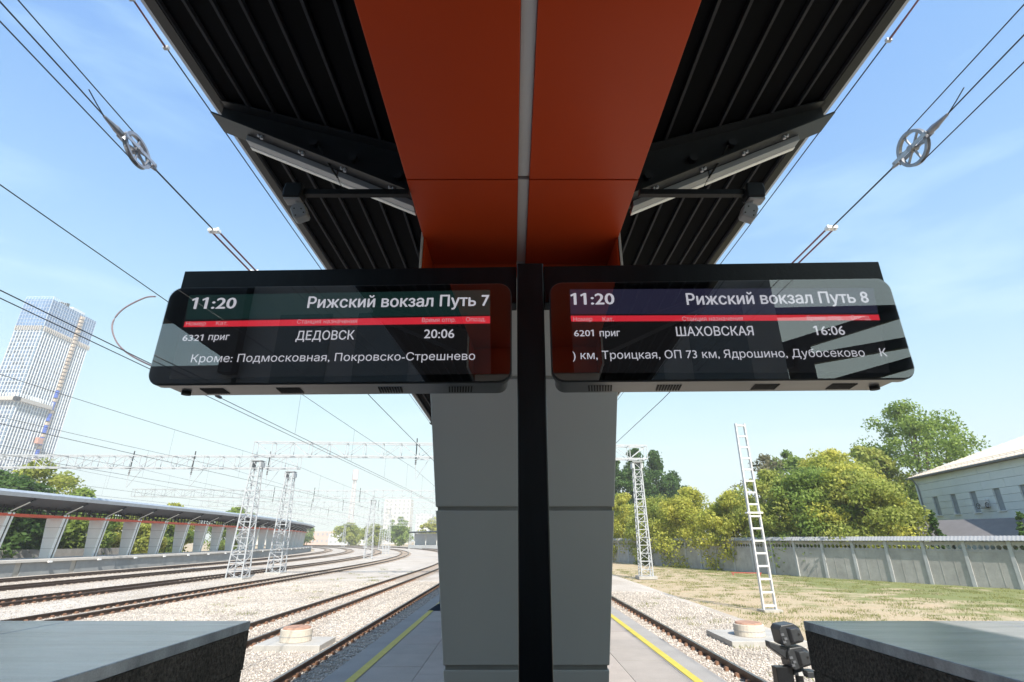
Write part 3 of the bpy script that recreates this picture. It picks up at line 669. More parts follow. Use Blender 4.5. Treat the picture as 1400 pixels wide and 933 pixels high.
# ------------------------------------------------------------------ lattice masts, gantries
def mast_mb(h, wb, wt, panels=14, lw=0.07, depth=None, diag=True):
    q = MB(); d = depth or 1.0
    def c(z, sx, sy):
        k = wb+(wt-wb)*z/h; return (sx*k/2, sy*k/2*d, z)
    for sx in (-1,1):
        for sy in (-1,1): q.bar(c(0,sx,sy), c(h,sx,sy), lw)
    for i in range(panels+1):
        z = h*i/panels
        for a, b_ in (((-1,-1),(1,-1)),((1,-1),(1,1)),((1,1),(-1,1)),((-1,1),(-1,-1))): q.bar(c(z,*a), c(z,*b_), lw*0.55)
    if diag:
        for i in range(panels):
            z0, z1 = h*i/panels, h*(i+1)/panels
            for j, (a, b_) in enumerate((((-1,-1),(1,-1)),((1,-1),(1,1)),((1,1),(-1,1)),((-1,1),(-1,-1)))):
                u, v_ = (a, b_) if (i+j) % 2 else (b_, a); q.bar(c(z0,*u), c(z1,*v_), lw*0.42)
    return q
MG = 'galvanised lattice masts of the overhead line'
mast_me = {}
def lattice_mast(x, y, label, h=9.15, rz=0.0, wb=1.25, wt=0.62):
    t_ = thing('lattice_mast', label, 'mast', (x, y, BZ), rz, MG)
    q = mast_mb(h, wb, wt, 15, 0.085); q.build('lattice', M_galv, t_)
    q = MB(); q.box(-0.75,0.75,-0.75,0.75,-0.1,0.12); q.build('footing', M_conc, t_)
    q = MB(); q.box(-0.45,0.45,-0.45,0.45,h,h+0.06)
    for sx in (-1,1): q.box(sx*0.42-0.06, sx*0.42+0.06, -0.4, 0.4, h-0.5, h-0.08)
    q.build('head_plate', mat('mast_head_steel',(0.42,0.44,0.47),0.5,0.3,0.1), t_)
    return t_
def gantry_beam(a, b_, z, label, hh=1.15, ww=0.9, lw=0.075, shift=0):
    a = Vector(a); b_ = Vector(b_); ln = (b_-a).length; rz = math.atan2(b_.y-a.y, b_.x-a.x)
    t_ = thing('gantry_beam', label, 'gantry beam', (a.x, a.y, z), rz, 'lattice beams of the overhead line')
    q = MB()
    for y in (-ww/2, ww/2):
        for zz in (0, hh): q.bar((0,y,zz), (ln,y,zz), lw*1.25)
    q.build('chord', M_galv, t_)
    q = MB(); n = max(2, int(ln/1.5)); st_ = ln/n
    for i in range(n+1):
        x = i*st_
        for y in (-ww/2, ww/2): q.bar((x,y,0), (x,y,hh), lw*0.7)
        for zz in (0, hh): q.bar((x,-ww/2,zz), (x,ww/2,zz), lw*0.6)
        if i < n:
            for y in (-ww/2, ww/2):
                if i % 2: q.bar((x,y,0), (x+st_,y,hh), lw*0.6)
                else: q.bar((x,y,hh), (x+st_,y,0), lw*0.6)
            for zz in (0, hh): q.bar((x,-ww/2,zz), (x+st_,ww/2,zz), lw*0.5)
    q.build('bracing', M_galv, t_)
    return t_, ln, rz
M_ins = mat('insulator_dark', (0.16,0.13,0.12), 0.4)
def hangers(t_, ln, xs_, hh=1.15):
    for x in xs_:
        if not (0.3 < x < ln-0.3): continue
        q = MB(); q.tube([(x,0,hh+0.5),(x,0,-0.15)], 0.05, 6); q.build('hanger_post', M_rib, t_)
        q = MB(); q.tube([(x,0,-0.1),(x,0.0,-0.9)], 0.035, 6); q.tube([(x,0,-0.2),(x+1.2,0,-0.2)], 0.03, 6); q.tube([(x+1.1,0,-0.2),(x+0.15,0,-1.8)], 0.025, 6); q.tube([(x,0,-0.9),(x+0.1,0,-1.9)], 0.02, 6); q.build('hanger', M_galv, t_)
        q = MB()
        for k in range(3): q.tube([(x,0,-0.25-k*0.15),(x,0,-0.33-k*0.15)], [0.10,0.04], 8)
        q.build('insulator', M_ins, t_)
BEAMZ = 6.75
# first rows, straight part of the yard
lattice_mast(-21.7, 44.5, 'nearest lattice mast between the left tracks, carrying the beam to the right')
lattice_mast(-21.9, 52.0, 'second lattice mast from the camera between the left tracks')
lattice_mast(11.1, 46.5, 'lattice mast at the bushes just right of the grey column', 9.3, 0.0, 0.95, 0.62)
t_, ln, rz = gantry_beam((-22.1, 44.5, 0), (12.0, 46.5, 0), BEAMZ, 'lattice beam crossing behind the grey column above the near tracks')
hangers(t_, ln, [-8.35+22.1, -4.15+22.1-0.5, 4.4+22.1])
t_, ln, rz = gantry_beam((-78, 50.5, 0), (-21.2, 52.0, 0), BEAMZ-0.1, 'lattice beam crossing in front of the tower over the left platform')
hangers(t_, ln, [78-17.6-3.3, 78-24.2, 78-31.6, 78-37.6, 78-52, 78-60])
lattice_mast(-77.6, 50.5, 'lattice mast beyond the left platform carrying the outer beam end')
for i, s_ in enumerate((92, 122, 155, 190, 230, 275)):
    a = path(-21.7, s_); c = path(11, s_+1); e = path(-60, s_); nm = ['third','fourth','fifth','sixth','seventh','eighth'][i]
    lattice_mast(a.x, a.y, '%s lattice mast away from the camera on the curving left yard' % nm, 9.15, head(s_))
    t_, ln, _ = gantry_beam((a.x, a.y, 0), (c.x, c.y, 0), BEAMZ, 'inner lattice beam on the %s mast of the curving yard' % nm)
    if i < 3: hangers(t_, ln, [13.3, 17.5])
    t_, ln, _ = gantry_beam((e.x, e.y, 0), (a.x, a.y, 0), BEAMZ-0.15, 'outer lattice beam on the %s mast of the curving yard' % nm)
    if i < 3: hangers(t_, ln, [22, 28.5, 36, 42])
    lattice_mast(c.x, c.y, 'lattice mast standing opposite the %s mast on the inner side' % nm, 9.15, head(s_))
# slim ladder mast at right
t_ = thing('ladder_mast', 'slim white ladder-like mast standing alone right of the track', 'mast', (11.62, 25.9, -3.0), R(8))
q = MB(); h = 8.55
for sx in (-1,1): q.bar((sx*0.30,0,0), (sx*0.235,0,h), 0.065, 0.13, up=(0,1,0))
M_mp = mat('mast_paint', (0.58,0.59,0.60), 0.5, 0, 0.08, 5); q.build('rail_channel', M_mp, t_)
for i in range(16):
    z = 0.25+i*(h-0.35)/15; k = 0.30-0.065*z/h; q = MB(); q.box(-k, k, -0.05, 0.05, z-0.04, z+0.04); q.build('rung', M_mp, t_)
q = MB(); q.box(-0.40,0.40,-0.12,0.12,4.2,4.27); q.build('clamp', M_paint, t_)
q = MB(); q.box(-0.45,0.45,-0.3,0.3,-0.2,0.1); q.build('footing', M_conc, t_)

# ------------------------------------------------------------------ overhead wires
def wire(x, z, s0, s1, r, label, zsag=0.0, sup=(), name='overhead_wire', dz0=0.0):
    pts = []; ss = sorted(set([s0]+frange(s0, s1, 4)+[q_ for q_ in sup if s0 < q_ < s1]))
    sp_ = [s0]+[q_ for q_ in sup if s0 < q_ < s1]+[s1]
    for s_ in ss:
        for a, c in zip(sp_[:-1], sp_[1:]):
            if a <= s_ <= c: u = (s_-a)/(c-a); break
        pts.append(path(x, s_, z-zsag*4*u*(1-u)+dz0*max(0, 1-(s_-s0)/20)))
    q = MB(); q.tube(pts, r, 5); o = q.build(name, M_cable); return tag(o, label, 'wire', 'overhead wires of the yard')
SUP = [-20, 45.5, 92, 122, 155, 190, 230]
for (x, nm) in ((-4.15, 'left platform track'), (4.45, 'right platform track'), (-8.5, 'second left track'), (-18.2, 'track in front of the lattice masts'), (-24.6, 'track behind the lattice masts'), (-32.5, 'track one out from the far platform'), (-38.5, 'far platform track')):
    near = abs(x) < 6
    e = 100 if x > 0 else 260
    wire(x, 5.84, -20, e, 0.009 if near else 0.011, 'messenger wire high over the %s' % nm, 0.35, SUP)
    if not near: wire(x, 3.87, -20, e, 0.011, 'contact wire low over the %s' % nm, 0.0, SUP)
    dr = MB(); s_ = 20.0
    while s_ < min(e, 150):
        zm = 5.84
        for a, c in zip(SUP[:-1], SUP[1:]):
            if a <= s_ <= c: u = (s_-a)/(c-a); zm = 5.84-0.35*4*u*(1-u)
        if not near or s_ > 26: dr.tube([path(x, s_, zm), path(x, s_, 3.9)], 0.005, 4)
        s_ += 7.5
    tag(dr.build('wire_droppers', M_cable), 'thin droppers hanging between the wires over the %s' % nm, 'wire', 'droppers of the overhead line')['kind'] = 'stuff'
# second parallel contact wire over the second left track
wire(-8.62, 3.80, -20, 120, 0.010, 'lower of the paired contact wires over the second left track', 0.0, SUP)

# feeder loop between messenger and contact wire
q = MB(); lp = [(-8.5,11.0,5.42),(-8.72,10.95,5.36),(-9.1,10.9,5.05),(-9.25,10.9,4.7),(-9.15,10.95,4.35),(-8.95,11.1,4.08),(-8.7,11.5,3.92),(-8.5,12.6,3.885)]
def smooth_pts(P, k=5):
    P = [Vector(p_) for p_ in P]; out = []
    for i in range(len(P)-1):
        p0, p1, p2, p3 = P[max(i-1,0)], P[i], P[i+1], P[min(i+2,len(P)-1)]
        for j in range(k):
            t_ = j/k; out.append(0.5*((2*p1)+(-p0+p2)*t_+(2*p0-5*p1+4*p2-p3)*t_*t_+(-p0+3*p1-3*p2+p3)*t_**3))
    return out+[P[-1]]
LP = smooth_pts(lp)
lo = thing('feeder_loop', 'pinkish curved jumper cable hanging below the wire left of the left display', 'cable', (-8.5, 11.0, 5.4))
q.tube([p_-Vector((-8.5,11.0,5.4)) for p_ in LP], 0.018, 6); q.build('cable', mat('jumper_cable', (0.22,0.17,0.19), 0.5), lo)
q = MB()
for s_ in (12.9, 13.6, 14.4): q.tube([(0, s_-11.0-0.12, 3.88-5.4), (0, s_-11.0+0.12, 3.88-5.4)], 0.045, 6)
q.build('wire_clamp', M_rib, lo)

# tension pulleys with double insulator rods
def tension_set(x, z, yp, twist, label, label2, zslope=0.0):
    t_ = thing('tension_pulley', label, 'pulley', (x, yp, z), 0, 'spoked tension pulleys on the platform tracks')
    Rw = 0.205; T = Matrix.Rotation(twist, 4, 'Y')
    q = MB(); n = 40; V = []
    for k in range(n):
        a = 2*PI*k/n
        for (rr, xx) in ((Rw,-0.022),(Rw-0.012,0),(Rw,0.022),(Rw-0.035,0.02),(Rw-0.035,-0.02)): V.append((xx, rr*math.cos(a), rr*math.sin(a)))
    fs = [(k*5+j, k*5+(j+1)%5, ((k+1)%n)*5+(j+1)%5, ((k+1)%n)*5+j) for k in range(n) for j in range(5)]
    q.add(V, fs); rim = q.build('rim', M_pul, t_, smooth=False, M=T)
    for k in range(6):
        a = R(20+60*k); q = MB(); q.bar((0, 0.03*math.cos(a), 0.03*math.sin(a)), (0, (Rw-0.03)*math.cos(a), (Rw-0.03)*math.sin(a)), 0.022, 0.016); q.build('spoke', M_pul, t_, M=T)
    q = MB(); q.tube([(-0.05,0,0),(0.05,0,0)], 0.035, 12); q.build('hub', M_pul, t_, M=T)
    for sx in (-1, 1):
        q = MB(); q.bar((sx*0.042, -0.25, 0.0), (sx*0.042, 0.27, 0.0), 0.008, 0.045, up=(0,0,1)); q.build('yoke_plate', mat('yoke_steel',(0.36,0.38,0.41),0.4,0.5), t_, M=T)
    q = MB(); q.tube([(0,0.25,0),(0,0.33,0)], [0.03,0.015], 8); q.tube([(-0.05,0.25,0),(0.05,0.25,0)], 0.014, 8); q.build('clevis', M_pul, t_, M=T)
    q = MB(); q.tube([(0,-0.24,0),(0,-0.33,0),(0,-0.36,0),(0,-0.50,0)], [0.035,0.038,0.03,0.014], 8); q.tube([(-0.05,-0.24,0),(0.05,-0.24,0)], 0.014, 8); q.build('socket', M_pul, t_, M=T)
    q = MB(); q.tube([(0,-0.48,0),(0,-0.9,0.02),(0,-14,0.5)], 0.0075, 5); q.build('anchor_rope', M_cable, t_)
    q = MB(); q.tube([(0,-0.50,0),(0.0,-0.62,0.045),(0,-0.74,0.10)], 0.006, 5); q.build('rope_tail', M_cable, t_)
    for sz in (-1, 1):
        q = MB(); q.tube([tuple(T @ Vector((0, 0.0, sz*Rw)))]+[(0, -14, sz*0.22+0.5)], 0.0065, 5); q.build('pulley_rope', M_cable, t_)
    # contact wire ahead: plain rod, two insulator rods, then the wire itself
    u = thing('tensioned_wire', label2, 'wire', (x, yp+0.33, z), 0, 'tensioned contact wires ahead of the pulleys')
    y1, y2 = 1.25, 2.45
    q = MB(); q.tube([(0,0,0),(0,y1,0)], 0.010, 6); q.build('rod', M_cable, u)
    for yy in (y1, y2):
        q = MB(); q.box(-0.075, 0.075, yy-0.03, yy+0.05, -0.022, 0.022); q.tube([(-0.05,yy,-.04),(-0.05,yy,.04)], 0.02, 8); q.tube([(0.05,yy,-.04),(0.05,yy,.04)], 0.02, 8); q.build('coupling', M_paint, u, bevel=0.005)
    for sx in (-1, 1):
        q = MB(); q.tube([(sx*0.05,y1,0),(sx*0.05,y2,0)], 0.013, 8); q.build('insulator_rod', M_pink, u)
    q = MB(); e = 90 if x > 0 else 200
    pts = [(0,y2,0)]+[tuple(path(x, s_, 3.95)-Vector((x, yp+0.33, z))) for s_ in frange(15, e, 4)]
    q.tube(pts, 0.011, 5); q.build('wire', M_cable, u)
tension_set(-4.18, 4.05, 4.55, R(-14), 'spoked tension pulley on the wire above the left track', 'wire with twin pink insulator rods ahead of the left pulley')
tension_set(4.53, 4.13, 4.60, R(-10), 'spoked tension pulley on the wire above the right track', 'wire with twin pink insulator rods ahead of the right pulley')
# insulator pieces on the messenger wires near the roof edges
for (x, s_, sg) in ((-4.15, 4.15, -1), (4.45, 4.05, 1)):
    u = thing('section_insulator', 'slim insulator on the messenger wire at the %s roof edge' % ('left' if sg < 0 else 'right'), 'insulator', (x, s_, 5.51), 0, 'insulators at the roof edges')
    q = MB(); q.tube([(0.0,-0.3,0.01),(0.0,0.3,-0.01)], 0.011, 8); q.build('insulator_rod', M_pink, u)
    for yy in (-0.3, 0.3):
        q = MB(); q.box(-0.03,0.03,yy-0.02,yy+0.02,-0.02,0.02); q.build('coupling', M_galv, u)

# ------------------------------------------------------------------ far left platform with its own canopy
AX2 = -44.8
pl2 = MB(); pl2.sweep([(-2.3,-3.2),(2.3,-3.2),(2.3,PZ-0.2),(-2.3,PZ-0.2)], AX2, SS(28, 176)); plat2 = structure(pl2.build('far_platform', M_conc))
q = MB(); q.sweep([(-2.55,PZ-0.2),(2.62,PZ-0.2),(2.62,PZ),(-2.55,PZ)], AX2, SS(28, 176)); q.build('platform_deck', mat('deck_concrete',(0.52,0.50,0.47),0.8,0,0.08,1.5,fine=0.05), plat2)
s_ = 30.0
while s_ < 174:
    T = Matrix.Translation(path(AX2, s_)) @ Matrix.Rotation(head(s_), 4, 'Z'); q = MB(); q.box(2.31, 2.37, 0.3, 5.7, -2.95, PZ-0.21, T); q.build('side_panel', M_concD, plat2)
    q = MB(); q.box(2.63, 2.75, 2.6, 3.0, PZ-0.28, PZ-0.14, T); q.build('edge_lamp', M_paint, plat2); s_ += 6
can2 = thing('platform_canopy', 'long curved winged canopy on tapered columns along the far left platform', 'canopy', (0,0,0))
ss2 = SS(30, 172)
for sgn in (-1, 1):
    q = MB(); q.sweep([(sgn*0.0, canopy_z(0)), (sgn*EDGE, canopy_z(EDGE)+0.02), (sgn*EDGE, canopy_z(EDGE)+0.1), (0, canopy_z(0)+0.08)], AX2, ss2); q.build('roof_sheet', mat('far_roof_underside',(0.05,0.052,0.058),0.6), can2)
    q = MB(); q.sweep([(sgn*EDGE, canopy_z(EDGE)-0.02), (sgn*(EDGE+0.06), canopy_z(EDGE)-0.02), (sgn*(EDGE+0.16), canopy_z(EDGE)+0.30), (sgn*EDGE, canopy_z(EDGE)+0.5)], AX2, ss2); q.build('edge_fascia', M_fascia, can2)
q = MB(); q.sweep([(-0.82, 2.0), (0.82, 2.0), (0.82, 2.22), (-0.82, 2.22)], AX2, ss2); q.build('red_beam', mat('red_beam_bright',(0.60,0.085,0.035),0.5), can2)  # lighter copy of the near red, brighter light put into its colour
# slim posts and rails between the red beam and the roof
q = MB()
for dx in (-0.7, 0.7):
    q.sweep([(dx-0.03,2.5),(dx+0.03,2.5),(dx+0.03,2.55),(dx-0.03,2.55)], AX2, ss2)
    s_ = 30.5
    while s_ < 171: q.bar(path(AX2+dx, s_, 2.22), path(AX2+dx, s_, 2.9), 0.07); s_ += 0.9
q.build('truss', M_dark, can2)
s_ = 35.5; first = None
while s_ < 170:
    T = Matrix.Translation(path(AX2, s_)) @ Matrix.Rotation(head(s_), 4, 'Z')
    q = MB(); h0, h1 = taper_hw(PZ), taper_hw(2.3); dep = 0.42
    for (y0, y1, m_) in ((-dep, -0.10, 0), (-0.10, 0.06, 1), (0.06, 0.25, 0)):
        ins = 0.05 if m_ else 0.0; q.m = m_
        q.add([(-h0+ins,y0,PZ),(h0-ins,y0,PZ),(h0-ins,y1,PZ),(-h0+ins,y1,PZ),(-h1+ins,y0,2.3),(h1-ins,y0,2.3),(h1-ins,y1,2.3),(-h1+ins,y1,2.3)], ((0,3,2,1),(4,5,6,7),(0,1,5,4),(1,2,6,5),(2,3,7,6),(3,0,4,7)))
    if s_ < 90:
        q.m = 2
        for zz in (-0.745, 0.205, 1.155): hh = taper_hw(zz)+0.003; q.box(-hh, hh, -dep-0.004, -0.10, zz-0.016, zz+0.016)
    col = q.build('column', [mat('far_cladding_bright', (0.68,0.71,0.72), 0.5, 0, 0.03, 1.2), M_dark, M_joint2], can2, M=T)  # same cladding as the near column, its brighter light put into the colour
    for sg in (-1, 1):
        q = MB(); q.bar((sg*0.6, 0, 2.4), (sg*2.5, 0, 3.38), 0.12, 0.16); q.build('cantilever_rib', M_rib, can2, M=T)
        q = MB(); q.bar((sg*0.75, -0.16, 2.40), (sg*2.2, -0.16, 3.14), 0.09, 0.07); q.build('strip_light', M_lamp, can2, M=T)
    s_ += 6.0
# low white building-like platform and canopy at the far end of the near tracks
t_ = thing('platform_canopy', 'short distant dark-roofed platform shelter at the end of the curve', 'canopy', (-12, 205, -3.0), R(6))
q = MB(); q.box(-26, 30, -3, 5, 0, 1.4); q.build('platform_slab', M_concD, t_)
q = MB(); q.add([(-26,-5,5.4),(30,-5,6.6),(30,5,7.0),(-26,5,5.8),(-26,-5,5.7),(30,-5,7.4),(30,5,7.8),(-26,5,6.1)], ((0,3,2,1),(4,5,6,7),(0,1,5,4),(1,2,6,5),(2,3,7,6),(3,0,4,7))); q.build('roof', M_dark, t_)
q = MB(); q.box(-24, 30, 1, 1.4, 1.4, 5.4); q.build('wall', mat('pale_wall',(0.62,0.66,0.72),0.7), t_)
for k in range(14):
    q = MB(); q.box(-24+k*4, -23.7+k*4, -2.4, -2.1, 1.4, 5.6); q.build('column', M_cladL, t_)

# ------------------------------------------------------------------ trees
def blob_tree(name, label, x, y, z0, H, rad, mt, n=9000, leaf=0.22, trunk_h=0.25, shape='round', group=None, cat='tree', seed=0, clumps=60, dens=1.0, sq=1.0):
    rg_ = np.random.default_rng(seed+11); rnd = random.Random(seed)
    t_ = thing(name, label, cat, (x, y, z0), 0, group)
    cb = H*trunk_h; ch = H-cb
    # clump centres
    C = []; Rr = []
    while len(C) < clumps:
        u = rg_.random(); a = rg_.random()*2*PI
        if shape == 'round': prof = math.sqrt(max(0.02, 1-(2*u-0.9)**2*0.95))
        elif shape == 'column': prof = 0.45+0.55*math.sin(PI*min(1, u*0.9+0.1))**0.7 if u < 0.75 else 0.9*(1-u)*3.2*0.55+0.1
        else: prof = max(0.08, 1-u)
        rr = rad*prof*math.sqrt(rg_.random())*1.0
        C.append((rr*math.cos(a), rr*math.sin(a)*sq, cb+u*ch)); Rr.append(rad*rg_.uniform(0.20, 0.40)*(1.25 if shape == 'column' else 1 if shape != 'cone' else 0.5)*(1.15-0.5*u))
    C = np.array(C); Rr = np.array(Rr)
    idx = rg_.integers(0, clumps, n); d = rg_.normal(0, 1, (n,3)); d /= np.linalg.norm(d, axis=1)[:,None]
    rr = Rr[idx]*rg_.random(n)**0.45
    P = C[idx]+d*rr[:,None]*np.array([1,1,0.75]); P[:,2] = np.maximum(P[:,2], 0.05)
    a = rg_.normal(0,1,(n,3)); a /= np.linalg.norm(a,axis=1)[:,None]; b_ = np.cross(a, d+0.3*rg_.normal(0,1,(n,3))); b_ /= np.linalg.norm(b_,axis=1)[:,None]+1e-9
    s_ = leaf*rg_.uniform(0.6,1.3,n)[:,None]
    V = np.stack([P-a*s_, P+b_*s_*0.55, P+a*s_, P-b_*s_*0.55],1).reshape(-1,3)
    np_mesh('crown', V, np.arange(n*4).reshape(-1,4), mt, t_)
    q = MB(); q.tube([(0,0,-0.1),(rad*0.03,0,cb*0.6),(0,rad*0.04,cb),(0,0,cb+ch*0.75)], [H*0.022,H*0.018,H*0.014,H*0.004], 7)
    for k in range(9):
        c = C[rnd.randrange(clumps)]; z1 = cb*0.8+rnd.random()*ch*0.4
        if c[2] > z1: q.tube([(0,0,z1),(c[0]*0.5,c[1]*0.5,(z1+c[2])/2+0.2),tuple(c)], [H*0.009,H*0.006,H*0.002], 5)
    q.build('trunk', M_bark, t_); return t_
BG = 'yellowing bushes behind the right fence'
# yellow-green mass along the right fence: along a line behind it
def fence_pt(y):                                  # x of the fence at depth y
    P = [(37,33.4),(50,25.6),(84,15.0),(130,6.0),(33,35.8),(20,43)]
    P.sort()
    for (a, xa), (c, xc) in zip(P[:-1], P[1:]):
        if a <= y <= c: return xa+(xc-xa)*(y-a)/(c-a)
bush = [ # y, offset beyond fence, height, radius, material, adjective
 (96, 2.0, 8.0, 4.6, M_lfY, 'low yellow bush far along the fence beside the column'),
 (84, 2.5, 9.3, 4.8, M_lfY, 'bright yellow bush behind the lattice mast by the column'),
 (75, 2.4, 8.6, 4.6, M_lfO, 'olive bush between the column-side mast and the golden bush'),
 (68, 2.6, 8.8, 4.8, M_lfY, 'golden bush overhanging the fence midway to the ladder mast'),
 (61, 3.0, 7.8, 4.4, M_lfY, 'yellow bush just left of the ladder mast'),
 (56.5, 4.2, 9.6, 4.8, M_lfO, 'olive green bush right behind the ladder mast'),
 (52.5, 4.6, 9.6, 4.8, M_lfG, 'green bush just right of the ladder mast'),
 (51, 6.6, 9.4, 4.8, M_lfY, 'large yellow-green bush above the concrete fence'),
 (49, 5.6, 8.6, 4.6, M_lfO, 'wide olive bush next to the pale blue building'),
 (60, 14.5, 12.8, 5.4, M_lfY, 'taller yellow-green tree left of the pale blue building'),
]
for i, (y, off, H, r_, mt, lb) in enumerate(bush):
    blob_tree('bush', lb, fence_pt(y)+off, y, -3.0, H, r_, mt, n=26000, leaf=0.155, trunk_h=0.02, group=BG, cat='bush', seed=20+i, clumps=110)
TG = 'trees standing behind the right bushes'
blob_tree('tree', 'tall airy tree rising above the pale blue building roof', 54.5, 70, -3.0, 20.5, 7.0, M_lfG, n=20000, leaf=0.21, trunk_h=0.30, group=TG, seed=41, clumps=120)
blob_tree('tree', 'half-bare pale tree sticking up behind the ladder mast', 38.0, 78, -3.0, 14.5, 4.5, M_lfP, n=3600, leaf=0.24, trunk_h=0.35, group=TG, seed=42, clumps=50)
blob_tree('tree', 'medium tree with yellow tips left of the tall airy tree', 47.0, 70, -3.0, 14.5, 5.5, M_lfO, n=11000, leaf=0.28, trunk_h=0.2, group=TG, seed=43, clumps=60)
blob_tree('tree', 'rounded green tree between the half-bare tree and the tall one', 45.0, 84, -3.0, 16.0, 6.0, M_lfG, n=10000, leaf=0.30, trunk_h=0.2, group=TG, seed=44, clumps=60)
PG = 'dark poplars beside the grey column'
for i, (x, y, H, r_, lb) in enumerate(((21.5, 112, 19.5, 5.2, 'darkest poplar partly hidden by the grey column'), (26.8, 114, 21.5, 4.8, 'tall poplar directly behind the column-side mast'), (32.0, 117, 21.5, 4.4, 'pointed poplar right of the column-side mast'),
      (36.5, 120, 17.5, 4.0, 'shorter poplar at the right end of the dark row'), (40.2, 124, 14.5, 3.6, 'smallest dark poplar, furthest right of the row'), (17.5, 110, 18.0, 4.8, 'poplar at the left end of the dark row, against the column edge'))):
    blob_tree('poplar_tree', lb, x, y, -3.0, H, r_, M_lfD, n=15000, leaf=0.30, trunk_h=0.02, shape='column', group=PG, seed=60+i, clumps=150)
# thujas in front of the building
for i, (x, y, H, lb) in enumerate(((36.3, 46.8, 5.0, 'largest dense thuja at the corner of the brown pavilion roof'), (34.9, 47.8, 3.9, 'small dark thuja left of the largest thuja'), (33.8, 50, 3.5, 'low thuja tip peeping over the fence cap'), (31.2, 51, 4.2, 'bushy thuja tip above the fence left of the pavilion'),
      (37.2, 39.6, 4.35, 'wide green thuja at the right of the brown roof'), (38.9, 38.6, 4.3, 'thuja in front of the wrought iron gable'), (29.0, 53.0, 4.0, 'thuja near the white curled lamp'))):
    blob_tree('thuja', lb, x, y, -3.0, H+0.5, 1.5, M_thuja, n=3000, leaf=0.12, trunk_h=0.03, shape='cone', group='thujas behind the right fence', cat='thuja', seed=80+i, clumps=60)
# behind the left platform
LGp = 'trees behind the far left platform'
for i, (x, y, H, r_, mt, lb) in enumerate(((-57, 61, 9.6, 4.8, M_lfD, 'dark green tree behind the first left platform columns'), (-55.5, 69, 8.8, 4.6, M_lfG, 'green tree seen between the second and third platform columns'), (-68, 75, 13.2, 6.5, M_lfO, 'tall olive tree rising above the left canopy below the tower'),
      (-56, 81, 7.2, 4.0, M_lfO, 'low olive tree behind the fourth platform column'), (-63, 100, 9.0, 4.6, M_lfY, 'yellowish tree seen far between the left platform columns'), (-54, 57, 8.4, 4.2, M_lfD, 'dark shrub mass right behind the left platform deck'),
      (-63, 65, 10.5, 5.4, M_lfD, 'dark tree at the far left edge under the tower'), (-62, 122, 9.5, 5.0, M_lfG, 'green tree beyond the bend of the left platform'), (-58, 91, 7.4, 4.2, M_lfG, 'small green tree behind the sixth platform column'))):
    blob_tree('tree', lb, x, y, -3.0, H, r_, mt, n=14000, leaf=0.26, trunk_h=0.03, group=LGp, seed=100+i, clumps=110)
# trees at the far end of the yard
for i, (x, y, H, r_, mt) in enumerate(((-62, 300, 14, 9, M_lfG), (-45, 320, 15, 9, M_lfY), (-78, 310, 11, 8, M_lfO), (-30, 270, 11, 7, M_lfG), (-98, 330, 12, 9, M_lfO), (-130, 330, 13, 10, M_lfG), (5, 260, 12, 8, M_lfG), (22, 200, 11, 6, M_lfY), (14, 160, 9, 5, M_lfO))):
    blob_tree('tree', ['distant green tree at the end of the yard','distant yellow tree left of the far shelter','distant olive tree behind the far masts','green tree directly behind the distant shelter','distant low tree right of the radio mast','distant tree where the left canopy bends away','distant tree hidden by the grey column','yellowing tree beyond the column-side fence','small olive tree at the far end of the right fence'][i], x, y, -3.0, H, r_, mt, n=5000, leaf=0.6, trunk_h=0.08, group='distant trees at the end of the yard', seed=140+i, clumps=50)

